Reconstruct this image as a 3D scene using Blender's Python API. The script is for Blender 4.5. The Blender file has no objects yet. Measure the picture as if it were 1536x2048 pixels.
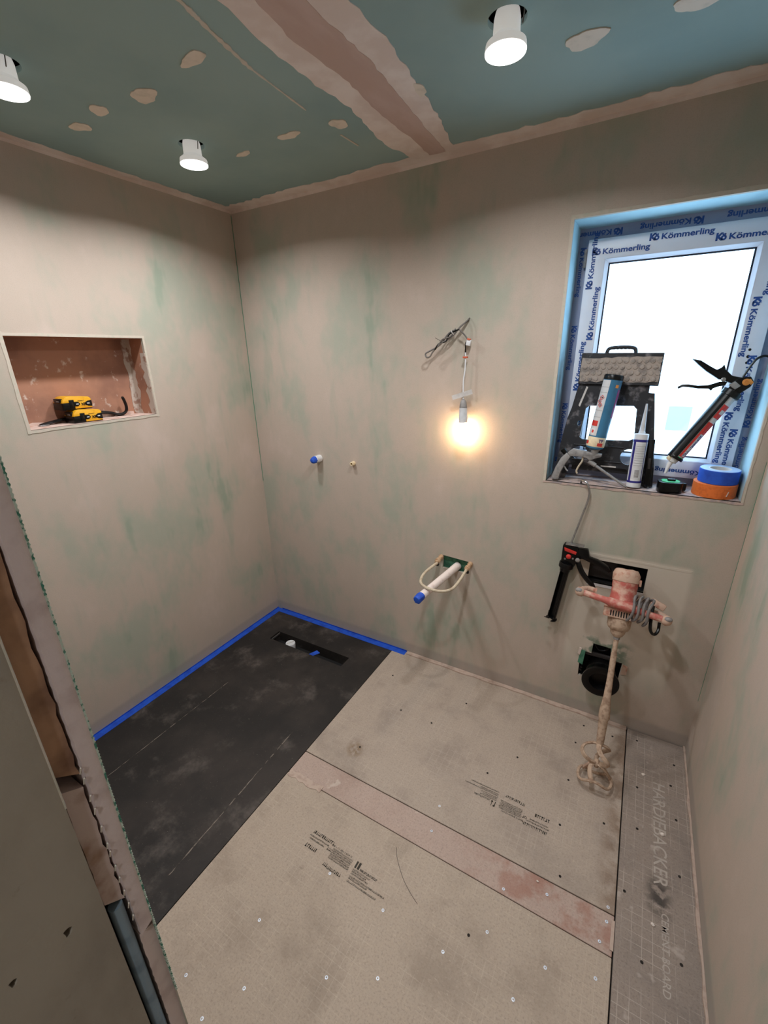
import bpy, bmesh, math, random
from mathutils import Matrix, Vector
from mathutils.geometry import tessellate_polygon
random.seed(7)
S = bpy.context.scene
COL = S.collection
PI = math.pi

# ------------------------------------------------------------------ camera, world, exposure
W = ((0.8657699382, 0.4999657986, -0.0218314978),
     (0.1537585076, -0.3072648040, -0.9391201529),
     (-0.4762360081, 0.8097052182, -0.3428946254))
cam = bpy.data.cameras.new('camera')
cam.sensor_fit = 'HORIZONTAL'; cam.sensor_width = 36.0
cam.lens = 863.407 * 36.0 / 1536.0
cam.clip_start = 0.01; cam.clip_end = 100
camo = bpy.data.objects.new('camera', cam); COL.objects.link(camo)
cx, cy, cz = Vector(W[0]), -Vector(W[1]), -Vector(W[2])
camo.matrix_world = Matrix(((cx.x, cy.x, cz.x, 1.93185), (cx.y, cy.y, cz.y, 0.0),
                            (cx.z, cy.z, cz.z, 1.61), (0, 0, 0, 1)))
S.camera = camo

wd = bpy.data.worlds.new('overcast_sky'); S.world = wd; wd.use_nodes = True
bgn = wd.node_tree.nodes['Background']
bgn.inputs[0].default_value = (0.46, 0.74, 1.0, 1)
bgn.inputs[1].default_value = 8.0

S.view_settings.view_transform = 'Standard'
S.view_settings.look = 'None'
S.view_settings.exposure = 0.0
S.view_settings.gamma = 1.0
S.view_settings.use_curve_mapping = False
DOWNLIGHT_W = 6.1
DOWNLIGHT_COL = (0.965, 0.985, 1.0)
DOWNLIGHT_SPREAD = 156
HALL_FILL_W = 5.0  # added unseen hall lamp, brightens the dark doorway jamb
BULB_STRENGTH = 58.0
S.cycles.use_denoising = True
S.cycles.max_bounces = 6
S.cycles.diffuse_bounces = 4
S.cycles.glossy_bounces = 2
S.cycles.transmission_bounces = 4
S.cycles.sample_clamp_indirect = 4.0
S.cycles.caustics_reflective = False
S.cycles.caustics_refractive = False
S.cycles.adaptive_threshold = 0.06

XR, YB, ZC = 2.322, 1.833, 2.302       # room: right wall, back wall, ceiling
XJ, YF = 1.60, 0.106                   # doorway jamb plane, bathroom face of the front wall

# ------------------------------------------------------------------ materials
def lin(r, g, b):
    f = lambda c: (c / 255 / 12.92) if c / 255 <= 0.04045 else ((c / 255 + 0.055) / 1.055) ** 2.4
    return (f(r), f(g), f(b), 1)

class NB:
    def __init__(s, name):
        s.m = bpy.data.materials.new(name); s.m.use_nodes = True
        s.t = s.m.node_tree; s.n = s.t.nodes; s.l = s.t.links
        s.b = s.n['Principled BSDF']
        s.tc = s.n.new('ShaderNodeTexCoord')
    def pos(s):
        if not hasattr(s, 'geo'):
            s.geo = s.n.new('ShaderNodeNewGeometry')
        return s.geo.outputs['Position']
    def noise(s, scale, detail=4, rough=0.55, stretch=(1, 1, 1), off=(0, 0, 0), world=True):
        mp = s.n.new('ShaderNodeMapping'); mp.inputs['Scale'].default_value = stretch
        mp.inputs['Location'].default_value = off
        s.l.new(s.tc.outputs['Object'], mp.inputs['Vector'])
        nz = s.n.new('ShaderNodeTexNoise'); nz.inputs['Scale'].default_value = scale
        nz.inputs['Detail'].default_value = detail; nz.inputs['Roughness'].default_value = rough
        s.l.new(mp.outputs[0], nz.inputs['Vector'])
        return nz.outputs['Fac']
    def ramp(s, sock, lo, hi):
        r = s.n.new('ShaderNodeMapRange'); r.interpolation_type = 'SMOOTHSTEP'
        r.inputs[1].default_value = lo; r.inputs[2].default_value = hi
        s.l.new(sock, r.inputs[0]); return r.outputs[0]
    def math(s, op, a, b=None):
        n = s.n.new('ShaderNodeMath'); n.operation = op
        for i, v in enumerate((a, b)):
            if v is None: continue
            if isinstance(v, (int, float)): n.inputs[i].default_value = v
            else: s.l.new(v, n.inputs[i])
        return n.outputs[0]
    def axis(s, i):
        if not hasattr(s, 'sep'):
            s.sep = s.n.new('ShaderNodeSeparateXYZ'); s.l.new(s.tc.outputs['Object'], s.sep.inputs[0])
        return s.sep.outputs[i]
    def band(s, i, a, b, soft=0.01):
        x = s.axis(i)
        return s.math('MULTIPLY', s.ramp(x, a - soft, a + soft), s.ramp(s.math('MULTIPLY', x, -1), -b - soft, -b + soft))
    def mix(s, a, b, fac):
        n = s.n.new('ShaderNodeMix'); n.data_type = 'RGBA'
        for i, v in ((6, a), (7, b)):
            if isinstance(v, tuple): n.inputs[i].default_value = v
            else: s.l.new(v, n.inputs[i])
        if isinstance(fac, (int, float)): n.inputs[0].default_value = fac
        else: s.l.new(fac, n.inputs[0])
        return n.outputs[2]
    def done(s, col, rough=0.8, metal=0.0, bump=None, spec=0.5):
        if isinstance(col, tuple): s.b.inputs['Base Color'].default_value = col
        else: s.l.new(col, s.b.inputs['Base Color'])
        if isinstance(rough, (int, float)): s.b.inputs['Roughness'].default_value = rough
        else: s.l.new(rough, s.b.inputs['Roughness'])
        s.b.inputs['Metallic'].default_value = metal
        s.b.inputs['Specular IOR Level'].default_value = spec
        if bump:
            bn = s.n.new('ShaderNodeBump'); bn.inputs['Strength'].default_value = bump[1]
            bn.inputs['Distance'].default_value = bump[2] if len(bump) > 2 else 0.002
            s.l.new(bump[0], bn.inputs['Height']); s.l.new(bn.outputs[0], s.b.inputs['Normal'])
        return s.m

def simple(name, col, rough=0.6, metal=0.0, col2=None, sc=30, lo=0.45, hi=0.7, bump=0.0, bsc=120, spec=0.5):
    b = NB(name)
    c2 = col2 if col2 else tuple(v * 0.82 for v in col[:3]) + (1,)
    c = b.mix(col, c2, b.ramp(b.noise(sc), lo, hi))
    return b.done(c, rough, metal, (b.noise(bsc), bump) if bump else None, spec)

def plaster(name, base, green, pale, patches=True, special=None, seed=0):
    b = NB(name)
    o = (seed * 3.7, seed * 1.3, seed * 2.1)
    n1 = b.noise(2.4, 4, 0.66, (1.3, 1.3, 0.8), o)
    n2 = b.noise(8, 3, 0.6, (1, 1, 0.22), o)
    fine = b.noise(380, 1, 0.6)
    c = b.mix(base, green, b.math('MULTIPLY', b.ramp(n1, 0.44, 0.66), 0.9))
    c = b.mix(c, pale, b.math('MULTIPLY', b.ramp(b.math('MULTIPLY', n1, -1), -0.44, -0.28), 0.8))
    c = b.mix(c, lin(154, 164, 148), b.math('MULTIPLY', b.ramp(n2, 0.55, 0.76), 0.5))
    c = b.mix(c, lin(122, 148, 128), b.math('MULTIPLY', b.ramp(b.math('MULTIPLY', n2, n1), 0.335, 0.42), 0.34))
    c = b.mix(c, tuple(v * 0.70 for v in base[:3]) + (1,), b.math('MULTIPLY', b.ramp(fine, 0.45, 0.75), 0.22))
    if special: c = special(b, c)
    # grey sealer brushed along the foot of the wall
    c = b.mix(c, lin(150, 142, 138), b.math('MULTIPLY', b.ramp(b.math('MULTIPLY', b.axis(2), -1), -0.075, -0.05), 0.45))
    return b.done(c, 0.92, 0, (fine, 0.10, 0.002), 0.2)

PL = dict(base=lin(190, 174, 161), green=lin(166, 169, 154), pale=lin(200, 182, 171))
def back_special(b, c):
    g = b.math('MULTIPLY', b.band(0, 1.80, 2.20, 0.012), b.ramp(b.axis(2), 0.16, 0.34))
    g = b.math('MULTIPLY', g, b.ramp(b.math('MULTIPLY', b.axis(2), -1), -0.83, -0.815))
    c = b.mix(c, lin(206, 194, 180), b.math('MULTIPLY', g, 0.8))
    # bare green board showing around the soil pipe and the basin slot
    d = b.math('MULTIPLY', b.band(0, 1.87, 2.05, 0.03), b.band(2, 0.30, 0.42, 0.02))
    d = b.math('MULTIPLY', d, b.ramp(b.noise(16, 4), 0.46, 0.56))
    return b.mix(c, lin(74, 112, 92), b.math('MULTIPLY', d, 0.7))
M = {}
M['wall_left'] = plaster('skim_plaster_left', seed=1, **PL)
M['wall_back'] = plaster('skim_plaster_back', seed=2, special=back_special, **PL)
M['wall_right'] = plaster('skim_plaster_right', seed=3, **PL)
M['hall'] = simple('hall_plaster', lin(170, 158, 142), 0.9)
b = NB('green_ceiling_board')
c = b.mix(lin(150, 170, 166), lin(138, 160, 158), b.ramp(b.noise(1.8, 5), 0.4, 0.65))
c = b.mix(c, lin(150, 162, 152), b.math('MULTIPLY', b.ramp(b.noise(40, 3), 0.62, 0.8), 0.35))
M['ceil'] = b.done(c, 0.9, 0, (b.noise(400, 2), 0.08), 0.2)
b = NB('joint_filler_pink')
c = b.mix(lin(216, 198, 188), lin(228, 214, 206), b.ramp(b.noise(9, 5), 0.4, 0.65))
M['filler'] = b.done(c, 0.9, 0, (b.noise(60, 4), 0.15), 0.2)
b = NB('joint_filler_brown')
c = b.mix(lin(188, 160, 148), lin(200, 174, 164), b.ramp(b.noise(7, 5, .6, (1, .3, 1)), 0.4, 0.65))
M['filler_dark'] = b.done(c, 0.85, 0, (b.noise(60, 4), 0.12), 0.2)
M['patch'] = simple('filler_patch_tan', lin(218, 204, 188), 0.9, 0, lin(204, 192, 176), 30, bump=0.1)
M['reveal'] = simple('pale_blue_green_reveal_board', lin(170, 204, 214), 0.7, 0, lin(156, 192, 206), 12)
M['sill'] = simple('dusty_pink_sill', lin(190, 166, 156), 0.9, 0, lin(150, 138, 140), 35, 0.45, 0.65, 0.2)
M['bead'] = simple('white_corner_bead', lin(198, 186, 172), 0.8, 0, lin(186, 182, 166), 60)
b = NB('niche_brown_membrane')
c = b.mix(lin(176, 128, 104), lin(150, 108, 90), b.ramp(b.noise(6, 5), 0.4, 0.65))
c = b.mix(c, lin(222, 205, 192), b.math('MULTIPLY', b.ramp(b.noise(26, 4, 0.65), 0.61, 0.72), 0.75))
M['niche'] = b.done(c, 0.75, 0, (b.noise(60, 3), 0.1), 0.3)
M['niche_floor'] = simple('niche_pink_dust', lin(214, 188, 176), 0.9, 0, lin(190, 150, 132), 30)
M['niche_edge'] = simple('niche_white_filler', lin(196, 182, 170), 0.9, 0, lin(160, 128, 112), 22, 0.5, 0.6)

def board_mat(name, base, dark, grid, gs=0.027, gstr=0.35, special=None):
    b = NB(name)
    c = b.mix(base, dark, b.math('MULTIPLY', b.ramp(b.noise(5, 6, 0.65), 0.45, 0.72), 0.65))
    c = b.mix(c, tuple(v * 0.6 for v in base[:3]) + (1,), b.math('MULTIPLY', b.ramp(b.noise(170, 3, 0.7), 0.46, 0.74), 0.62))
    c = b.mix(c, tuple(min(1, v * 1.3) for v in base[:3]) + (1,), b.math('MULTIPLY', b.ramp(b.noise(60, 3, 0.7, (1, 3, 1)), 0.55, 0.75), 0.5))
    def gl(i, sp, w):
        f = b.math('FRACT', b.math('DIVIDE', b.axis(i), sp))
        f = b.math('ABSOLUTE', b.math('SUBTRACT', f, 0.5))
        return b.math('LESS_THAN', f, w / sp / 2)
    g = b.math('MAXIMUM', gl(0, gs, 0.0016), gl(1, gs, 0.0016))
    g = b.math('MULTIPLY', g, b.ramp(b.noise(8, 4), 0.42, 0.6))
    c = b.mix(c, grid, b.math('MULTIPLY', g, gstr))
    c = b.mix(c, lin(60, 54, 50), b.math('MULTIPLY', b.ramp(b.noise(7, 5, 0.7, off=(3, 1, 0)), 0.66, 0.78), 0.45))
    if special: c = special(b, c)
    return b.done(c, 0.88, 0, (b.noise(150, 3), 0.12), 0.25)
def side_smear(b, c):
    d = b.math('MULTIPLY', b.band(0, 2.19, 2.245, 0.02), b.band(1, 1.10, 1.20, 0.03))
    c = b.mix(c, lin(58, 54, 52), b.math('MULTIPLY', b.math('MULTIPLY', d, b.ramp(b.noise(38, 3), 0.36, 0.56)), 0.85))
    return b.mix(c, lin(196, 182, 172), b.math('MULTIPLY', b.ramp(b.noise(17, 3, off=(4, 9, 0)), 0.63, 0.72), 0.45))
def seam_dust(b, c):
    d = b.math('MULTIPLY', b.ramp(b.axis(0), 2.03, 2.09), b.ramp(b.noise(13, 5), 0.36, 0.6))
    c = b.mix(c, lin(112, 86, 66), b.math('MULTIPLY', d, 0.6))
    e = b.math('MULTIPLY', b.band(0, 1.06, 1.115, 0.025), b.band(1, 1.11, 1.17, 0.025))
    return b.mix(c, lin(128, 104, 76), b.math('MULTIPLY', b.math('MULTIPLY', e, b.ramp(b.noise(45, 3), 0.35, 0.6)), 0.8))
def stain(b, c):
    d = b.math('MULTIPLY', b.ramp(b.axis(0), 1.55, 1.85), b.ramp(b.noise(11, 5, 0.6), 0.42, 0.6))
    c = b.mix(c, lin(150, 92, 74), b.math('MULTIPLY', d, 0.5))
    return b.mix(c, lin(206, 190, 178), b.math('MULTIPLY', b.ramp(b.noise(15, 3, off=(7, 2, 0)), 0.66, 0.72), 0.6))
BB = lin(176, 160, 146)
M['board'] = board_mat('cement_board_beige', BB, lin(146, 132, 122), lin(206, 190, 176), 0.027, 0.28, seam_dust)
M['board_low'] = board_mat('cement_board_sandy', lin(180, 163, 147), lin(150, 134, 120), lin(208, 192, 176), 0.027, 0.25)
M['board_strip'] = board_mat('cement_board_pinkish', lin(182, 160, 148), lin(166, 140, 128), lin(204, 186, 174), 0.027, 0.12, stain)
M['board_side'] = board_mat('cement_board_grey_grid', lin(150, 136, 126), lin(122, 112, 106), lin(200, 186, 174), 0.027, 0.5, side_smear)
M['gap'] = simple('dark_joint', lin(38, 32, 28), 0.95)
b = NB('black_tray_membrane')
c = b.mix(lin(34, 30, 28), lin(54, 47, 43), b.ramp(b.noise(3.2, 6, 0.6), 0.4, 0.7))
c = b.mix(c, lin(112, 102, 96), b.math('MULTIPLY', b.ramp(b.noise(5.5, 6, 0.66, off=(2, 5, 0)), 0.52, 0.78), 0.6))
c = b.mix(c, lin(150, 140, 130), b.math('MULTIPLY', b.ramp(b.noise(170, 3, 0.7), 0.66, 0.76), 0.45))
M['tray'] = b.done(c, b.math('ADD', b.math('MULTIPLY', b.noise(6), 0.3), 0.5), 0, (b.noise(180, 3), 0.2), 0.4)
M['black'] = simple('black_plastic', lin(8, 8, 9), 0.3, 0, lin(13, 12, 13), 30, spec=0.3)
M['black_matt'] = simple('black_matt', lin(10, 9, 10), 0.8, 0, lin(18, 17, 17), 30)
M['charcoal'] = simple('charcoal_panel', lin(48, 43, 42), 0.7, 0, lin(40, 36, 35), 20)
M['stool'] = simple('black_plastic_plaster_dust', lin(32, 32, 37), 0.6, 0, lin(120, 114, 116), 32, 0.50, 0.74, 0.1)
M['grip'] = simple('grip_dots_plaster_dust', lin(168, 154, 144), 0.85, 0, lin(136, 126, 120), 40, 0.45, 0.62, 0.2)
M['stool_edge'] = simple('white_plaster_splash', lin(215, 208, 202), 0.85)
b = NB('blue_masking_tape')
c = b.mix(lin(30, 84, 196), lin(22, 66, 170), b.ramp(b.noise(22, 4), 0.4, 0.7))
M['tape'] = b.done(c, 0.6, 0, (b.noise(160, 3), 0.15))
M['tape_side'] = simple('pale_blue_tape_side', lin(168, 186, 214), 0.6)
M['orange'] = simple('orange_tape', lin(222, 112, 46), 0.55, 0, lin(204, 98, 38), 90)
M['white'] = simple('white_plastic', lin(222, 222, 224), 0.4, 0, lin(206, 206, 210), 12)
M['frame'] = simple('white_upvc_film', lin(234, 235, 244), 0.35, 0, lin(226, 228, 238), 8)
M['frame_in'] = simple('grey_upvc_film', lin(150, 156, 180), 0.4, 0, lin(136, 142, 168), 8)
M['print_blue'] = simple('blue_film_print', lin(36, 78, 150), 0.5)
M['gasket'] = simple('dark_gasket', lin(26, 36, 58), 0.6)
M['steel'] = simple('zinc_steel', lin(176, 176, 178), 0.32, 0.9, lin(150, 150, 152), 60)
M['galv'] = simple('galvanised_stud', lin(130, 150, 164), 0.5, 0.3, lin(108, 128, 142), 40)
M['screw'] = simple('bright_screw', lin(222, 228, 240), 0.4, 0.2)
M['floor_filler'] = simple('floor_joint_pink_filler', lin(188, 166, 152), 0.9, 0, lin(170, 146, 132), 40)
M['pvc'] = simple('white_waste_pipe', lin(228, 214, 208), 0.45, 0, lin(210, 190, 182), 40, 0.55, 0.75)
M['hose'] = simple('cream_flexible_hose', lin(198, 184, 162), 0.5, 0, lin(178, 160, 136), 60)
M['brass'] = simple('plastered_brass', lin(196, 164, 132), 0.6, 0.15, lin(168, 132, 100), 80)
M['greenboard'] = simple('bare_green_board', lin(84, 138, 112), 0.9, 0, lin(62, 108, 88), 40)
M['red_mixer'] = simple('plastered_red_paint', lin(186, 96, 86), 0.6, 0, lin(206, 166, 148), 34, 0.42, 0.66, 0.3)
M['mixer_cake'] = simple('dried_plaster_on_mixer', lin(198, 166, 146), 0.85, 0, lin(176, 120, 100), 40, 0.5, 0.7, 0.5, 60)
M['scuff'] = simple('grey_brown_scuff', lin(104, 92, 84), 0.95)
M['mixer_tan'] = simple('dried_plaster_tan', lin(186, 160, 138), 0.85, 0, lin(150, 122, 102), 60, 0.45, 0.7, 0.6, 90)
M['cord'] = simple('grey_rubber_cord', lin(122, 116, 114), 0.6, 0, lin(90, 86, 86), 50)
M['wire'] = simple('grey_cable', lin(112, 106, 102), 0.5, 0, lin(80, 76, 74), 60)
M['yellow'] = simple('yellow_battery_shell', lin(232, 170, 34), 0.45, 0, lin(220, 158, 26), 40)
M['black_iron'] = simple('black_wrecking_bar', lin(26, 24, 24), 0.5, 0.4, lin(58, 52, 48), 40, 0.6, 0.8)
M['gypsum'] = simple('pink_gypsum_edge', lin(210, 192, 188), 0.95, 0, lin(190, 170, 166), 30, 0.45, 0.7, 0.3)
M['brown'] = simple('brown_wood_fibre', lin(178, 140, 112), 0.95, 0, lin(124, 92, 74), 16, 0.42, 0.66, 0.5, 60)
M['brown_pale'] = simple('pale_broken_plaster', lin(200, 180, 172), 0.95, 0, lin(160, 130, 112), 22, 0.5, 0.7, 0.5, 60)
M['mesh'] = simple('green_white_mesh_edge', lin(188, 200, 186), 0.9, 0, lin(60, 120, 100), 220, 0.48, 0.56)
b = NB('grey_brown_jamb_board')
c = b.mix(lin(160, 150, 136), lin(142, 132, 120), b.ramp(b.noise(9, 5, 0.6, (1, 1, 0.5)), 0.4, 0.7))
c = b.mix(c, lin(96, 80, 62), b.math('MULTIPLY', b.ramp(b.noise(40, 4, 0.6), 0.64, 0.8), 0.6))
M['jamb'] = b.done(c, 0.9, 0, (b.noise(300, 3), 0.2), 0.2)
M['can_blue'] = simple('blue_can_paint', lin(62, 122, 160), 0.4)
M['label_white'] = simple('grey_white_label', lin(206, 206, 208), 0.5, 0, lin(196, 196, 198), 40)
M['cream'] = simple('cream_label', lin(232, 214, 180), 0.5)
M['red'] = simple('red_print', lin(206, 52, 46), 0.45)
M['magenta'] = simple('magenta_print', lin(150, 58, 120), 0.45)
M['gun_grey'] = simple('cast_grey_gun_dust', lin(150, 146, 144), 0.6, 0.2, lin(120, 116, 116), 50)
M['dark_blue'] = simple('dark_blue_print', lin(40, 36, 120), 0.4)
M['green'] = simple('green_tape_measure_top', lin(38, 168, 96), 0.45)
M['orange_part'] = simple('orange_gun_button', lin(220, 140, 60), 0.5)
M['amber'] = simple('red_orange_connector', lin(206, 96, 66), 0.45)
M['paper'] = simple('grey_white_tape_flag', lin(206, 200, 196), 0.8)
M['ink'] = simple('black_board_print', lin(62, 56, 48), 0.9)
M['emboss'] = simple('pale_board_lettering', lin(178, 166, 156), 0.9)
M['chalk'] = simple('pale_dust_line', lin(134, 122, 112), 0.95, 0, lin(60, 54, 50), 40, 0.45, 0.6)
M['crumb'] = simple('plaster_crumb', lin(226, 214, 204), 0.95)
M['house'] = simple('white_render', lin(250, 250, 250), 0.9)
M['house_win'] = simple('dark_far_window', lin(58, 68, 72), 0.6)
def emit(name, col, st):
    m = bpy.data.materials.new(name); m.use_nodes = True; t = m.node_tree
    t.nodes.remove(t.nodes['Principled BSDF'])
    e = t.nodes.new('ShaderNodeEmission'); e.inputs[0].default_value = col; e.inputs[1].default_value = st
    t.links.new(e.outputs[0], t.nodes['Material Output'].inputs[0]); return m
M['led'] = emit('lit_led_lens', (1, 0.97, 0.93, 1), 3.0); M['led'].cycles.emission_sampling = 'NONE'
lb = NB('lamp_housing_painted_glow'); lb.done(lin(235, 232, 228), 0.5); lb.b.inputs['Emission Color'].default_value = (1, 0.96, 0.92, 1); lb.b.inputs['Emission Strength'].default_value = 0.32; M['lamp_body'] = lb.m; lb.m.cycles.emission_sampling = 'NONE'  # weak emission paints the bloom round the lamps onto their housing
M['bulb'] = emit('lit_warm_bulb', (1, 0.66, 0.34, 1), BULB_STRENGTH)
gm = bpy.data.materials.new('window_glass'); gm.use_nodes = True
t = gm.node_tree; t.nodes.remove(t.nodes['Principled BSDF'])
tr = t.nodes.new('ShaderNodeBsdfTransparent'); gl = t.nodes.new('ShaderNodeBsdfGlossy')
gl.inputs['Roughness'].default_value = 0.05
rf = t.nodes.new('ShaderNodeBsdfTranslucent'); rf.inputs[0].default_value = (0.9, 0.95, 1, 1)
mx = t.nodes.new('ShaderNodeMixShader'); mx.inputs[0].default_value = 0.05
m2 = t.nodes.new('ShaderNodeMixShader'); m2.inputs[0].default_value = 0.10
t.links.new(tr.outputs[0], m2.inputs[1]); t.links.new(rf.outputs[0], m2.inputs[2])
t.links.new(m2.outputs[0], mx.inputs[1]); t.links.new(gl.outputs[0], mx.inputs[2])
t.links.new(mx.outputs[0], t.nodes['Material Output'].inputs[0]); M['glass'] = gm

# ------------------------------------------------------------------ mesh helpers
ORG = {}
def frame(o, z, x=(1, 0, 0)):
    z = Vector(z).normalized(); x = Vector(x); x = (x - z * x.dot(z)).normalized(); y = z.cross(x)
    m = Matrix((x, y, z)).transposed().to_4x4(); m.translation = Vector(o); return m
AX = {'z': Matrix.Identity(4)}
# plane frames: local (u,v,w) -> world
def XZ(y, flip=1):  # u=x, v=z, w towards +y
    return Matrix(((1, 0, 0, 0), (0, 0, 1, y), (0, 1, 0, 0), (0, 0, 0, 1)))
def YZ(x):          # u=y, v=z, w towards +x
    return Matrix(((0, 0, 1, x), (1, 0, 0, 0), (0, 1, 0, 0), (0, 0, 0, 1)))

class MB:
    def __init__(s, M=None):
        s.v = []; s.f = []; s.M = M or Matrix.Identity(4)
    def add(s, vs, fs):
        k = len(s.v); s.v += [s.M @ Vector(p) for p in vs]; s.f += [[i + k for i in f] for f in fs]; return s
    def box(s, a, c):
        x0, y0, z0 = a; x1, y1, z1 = c
        return s.add([(x0, y0, z0), (x1, y0, z0), (x1, y1, z0), (x0, y1, z0), (x0, y0, z1), (x1, y0, z1), (x1, y1, z1), (x0, y1, z1)],
                     [(0, 3, 2, 1), (4, 5, 6, 7), (0, 1, 5, 4), (1, 2, 6, 5), (2, 3, 7, 6), (3, 0, 4, 7)])
    def prism(s, outer, w0, w1, holes=()):
        loops = [list(outer)] + [list(h) for h in holes]
        flat = [p for l in loops for p in l]
        n = len(flat)
        tri = tessellate_polygon([[Vector((p[0], p[1], 0)) for p in l] for l in loops])
        vs = [(p[0], p[1], w0) for p in flat] + [(p[0], p[1], w1) for p in flat]
        fs = [tuple(t) for t in tri] + [tuple(i + n for i in reversed(t)) for t in tri]
        k = 0
        for l in loops:
            m = len(l)
            for i in range(m):
                j = (i + 1) % m; fs.append((k + i, k + j, n + k + j, n + k + i))
            k += m
        return s.add(vs, fs)
    def tube(s, pts, r, n=10, caps=True, flat=None):
        pts = [Vector(p) for p in pts]; m = len(pts)
        rs = r if isinstance(r, (list, tuple)) else [r] * m
        vs = []; up = None
        for i, p in enumerate(pts):
            d = (pts[min(i + 1, m - 1)] - pts[max(i - 1, 0)])
            if d.length < 1e-9: d = Vector((0, 0, 1))
            d.normalize()
            if up is None:
                up = Vector((0, 0, 1)) if abs(d.z) < 0.9 else Vector((1, 0, 0))
            a = d.cross(up)
            if a.length < 1e-6: a = d.cross(Vector((0.3, 1, 0.2)))
            a.normalize(); bb = a.cross(d).normalized(); up = bb
            fa, fb = flat if flat else (1, 1)
            for k in range(n):
                t = 2 * PI * k / n
                vs.append(p + (a * math.cos(t) * fa + bb * math.sin(t) * fb) * rs[i])
        fs = []
        for i in range(m - 1):
            for k in range(n):
                j = (k + 1) % n
                fs.append((i * n + k, i * n + j, (i + 1) * n + j, (i + 1) * n + k))
        if caps:
            fs.append(tuple(range(n))[::-1]); fs.append(tuple((m - 1) * n + k for k in range(n)))
        return s.add(vs, fs)
    def lathe(s, prof, n=24):
        m = len(prof); vs = []; fs = []
        for r, h in prof:
            for k in range(n):
                t = 2 * PI * k / n; vs.append((r * math.cos(t), r * math.sin(t), h))
        for i in range(m - 1):
            for k in range(n):
                j = (k + 1) % n; fs.append((i * n + k, i * n + j, (i + 1) * n + j, (i + 1) * n + k))
        closed = tuple(prof[0]) == tuple(prof[-1])
        if not closed and prof[0][0] > 1e-5: fs.append(tuple(range(n))[::-1])
        if not closed and prof[-1][0] > 1e-5: fs.append(tuple((m - 1) * n + k for k in range(n)))
        return s.add(vs, fs)
    def patch(s, r, a0, a1, h0, h1, t=0.0006, n=8):
        vs = []; fs = []
        for i in range(n + 1):
            a = math.radians(a0 + (a1 - a0) * i / n)
            for rr in (r - 0.0005, r + t):
                for h in (h0, h1): vs.append((rr * math.cos(a), rr * math.sin(a), h))
        for i in range(n):
            p = i * 4; q = p + 4
            fs += [(p + 2, q + 2, q + 3, p + 3), (p, p + 1, q + 1, q), (p, q, q + 2, p + 2), (p + 1, p + 3, q + 3, q + 1)]
        fs += [(0, 2, 3, 1), (n * 4, n * 4 + 1, n * 4 + 3, n * 4 + 2)]
        return s.add(vs, fs)
    def ball(s, c, r, n=12):
        r = r if isinstance(r, (tuple, list)) else (r, r, r)
        vs = []; fs = []; m = n // 2 + 1
        for i in range(m + 1):
            a = PI * i / m
            for k in range(n):
                t = 2 * PI * k / n
                vs.append((c[0] + r[0] * math.sin(a) * math.cos(t), c[1] + r[1] * math.sin(a) * math.sin(t), c[2] + r[2] * math.cos(a)))
        for i in range(m):
            for k in range(n):
                j = (k + 1) % n; fs.append((i * n + k, i * n + j, (i + 1) * n + j, (i + 1) * n + k))
        return s.add(vs, fs)
    def build(s, name, mat, parent=None, bev=0.0, seg=2, ang=35, jit=0.0):
        org = ORG.get(parent.name, Vector((0, 0, 0))) if parent else Vector((0, 0, 0))
        bm = bmesh.new(); vv = [bm.verts.new(p - org) for p in s.v]
        for f in s.f:
            try: bm.faces.new([vv[i] for i in f])
            except ValueError: pass
        bmesh.ops.remove_doubles(bm, verts=bm.verts, dist=1e-6)
        bmesh.ops.recalc_face_normals(bm, faces=bm.faces)
        if bev:
            es = [e for e in bm.edges if len(e.link_faces) == 2 and e.calc_face_angle(0) > math.radians(30)]
            bmesh.ops.bevel(bm, geom=es, offset=bev, segments=seg, profile=0.5, affect='EDGES', clamp_overlap=True)
        if jit:
            for v in bm.verts: v.co += Vector((random.uniform(-jit, jit), random.uniform(-jit, jit), random.uniform(-jit, jit)))
        me = bpy.data.meshes.new(name); bm.to_mesh(me); bm.free()
        for p in me.polygons: p.use_smooth = True
        me.set_sharp_from_angle(angle=math.radians(ang))
        me.materials.append(M[mat])
        o = bpy.data.objects.new(name, me); COL.objects.link(o)
        if parent: o.parent = parent
        ORG[o.name] = org
        return o
def thing(name, loc, label, cat, group=None, kind=None):
    o = bpy.data.objects.new(name, None); COL.objects.link(o); o.location = loc
    o.empty_display_size = 0.05; ORG[o.name] = Vector(loc)
    return tag(o, label, cat, group, kind)
def tag(o, label, cat, group=None, kind=None):
    o['label'] = label; o['category'] = cat
    if group: o['group'] = group
    if kind: o['kind'] = kind
    return o
def circ(cx, cy, r, n=28, ry=None):
    ry = ry or r
    return [(cx + r * math.cos(2 * PI * i / n), cy + ry * math.sin(2 * PI * i / n)) for i in range(n)]
def rect(a, b, c, d): return [(a, b), (c, b), (c, d), (a, d)]
def rrect(x0, y0, x1, y1, r, n=4):
    out = []
    for (cx_, cy_, a0) in ((x1 - r, y0 + r, -90), (x1 - r, y1 - r, 0), (x0 + r, y1 - r, 90), (x0 + r, y0 + r, 180)):
        for i in range(n + 1):
            a = math.radians(a0 + 90 * i / n); out.append((cx_ + r * math.cos(a), cy_ + r * math.sin(a)))
    return out
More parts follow.
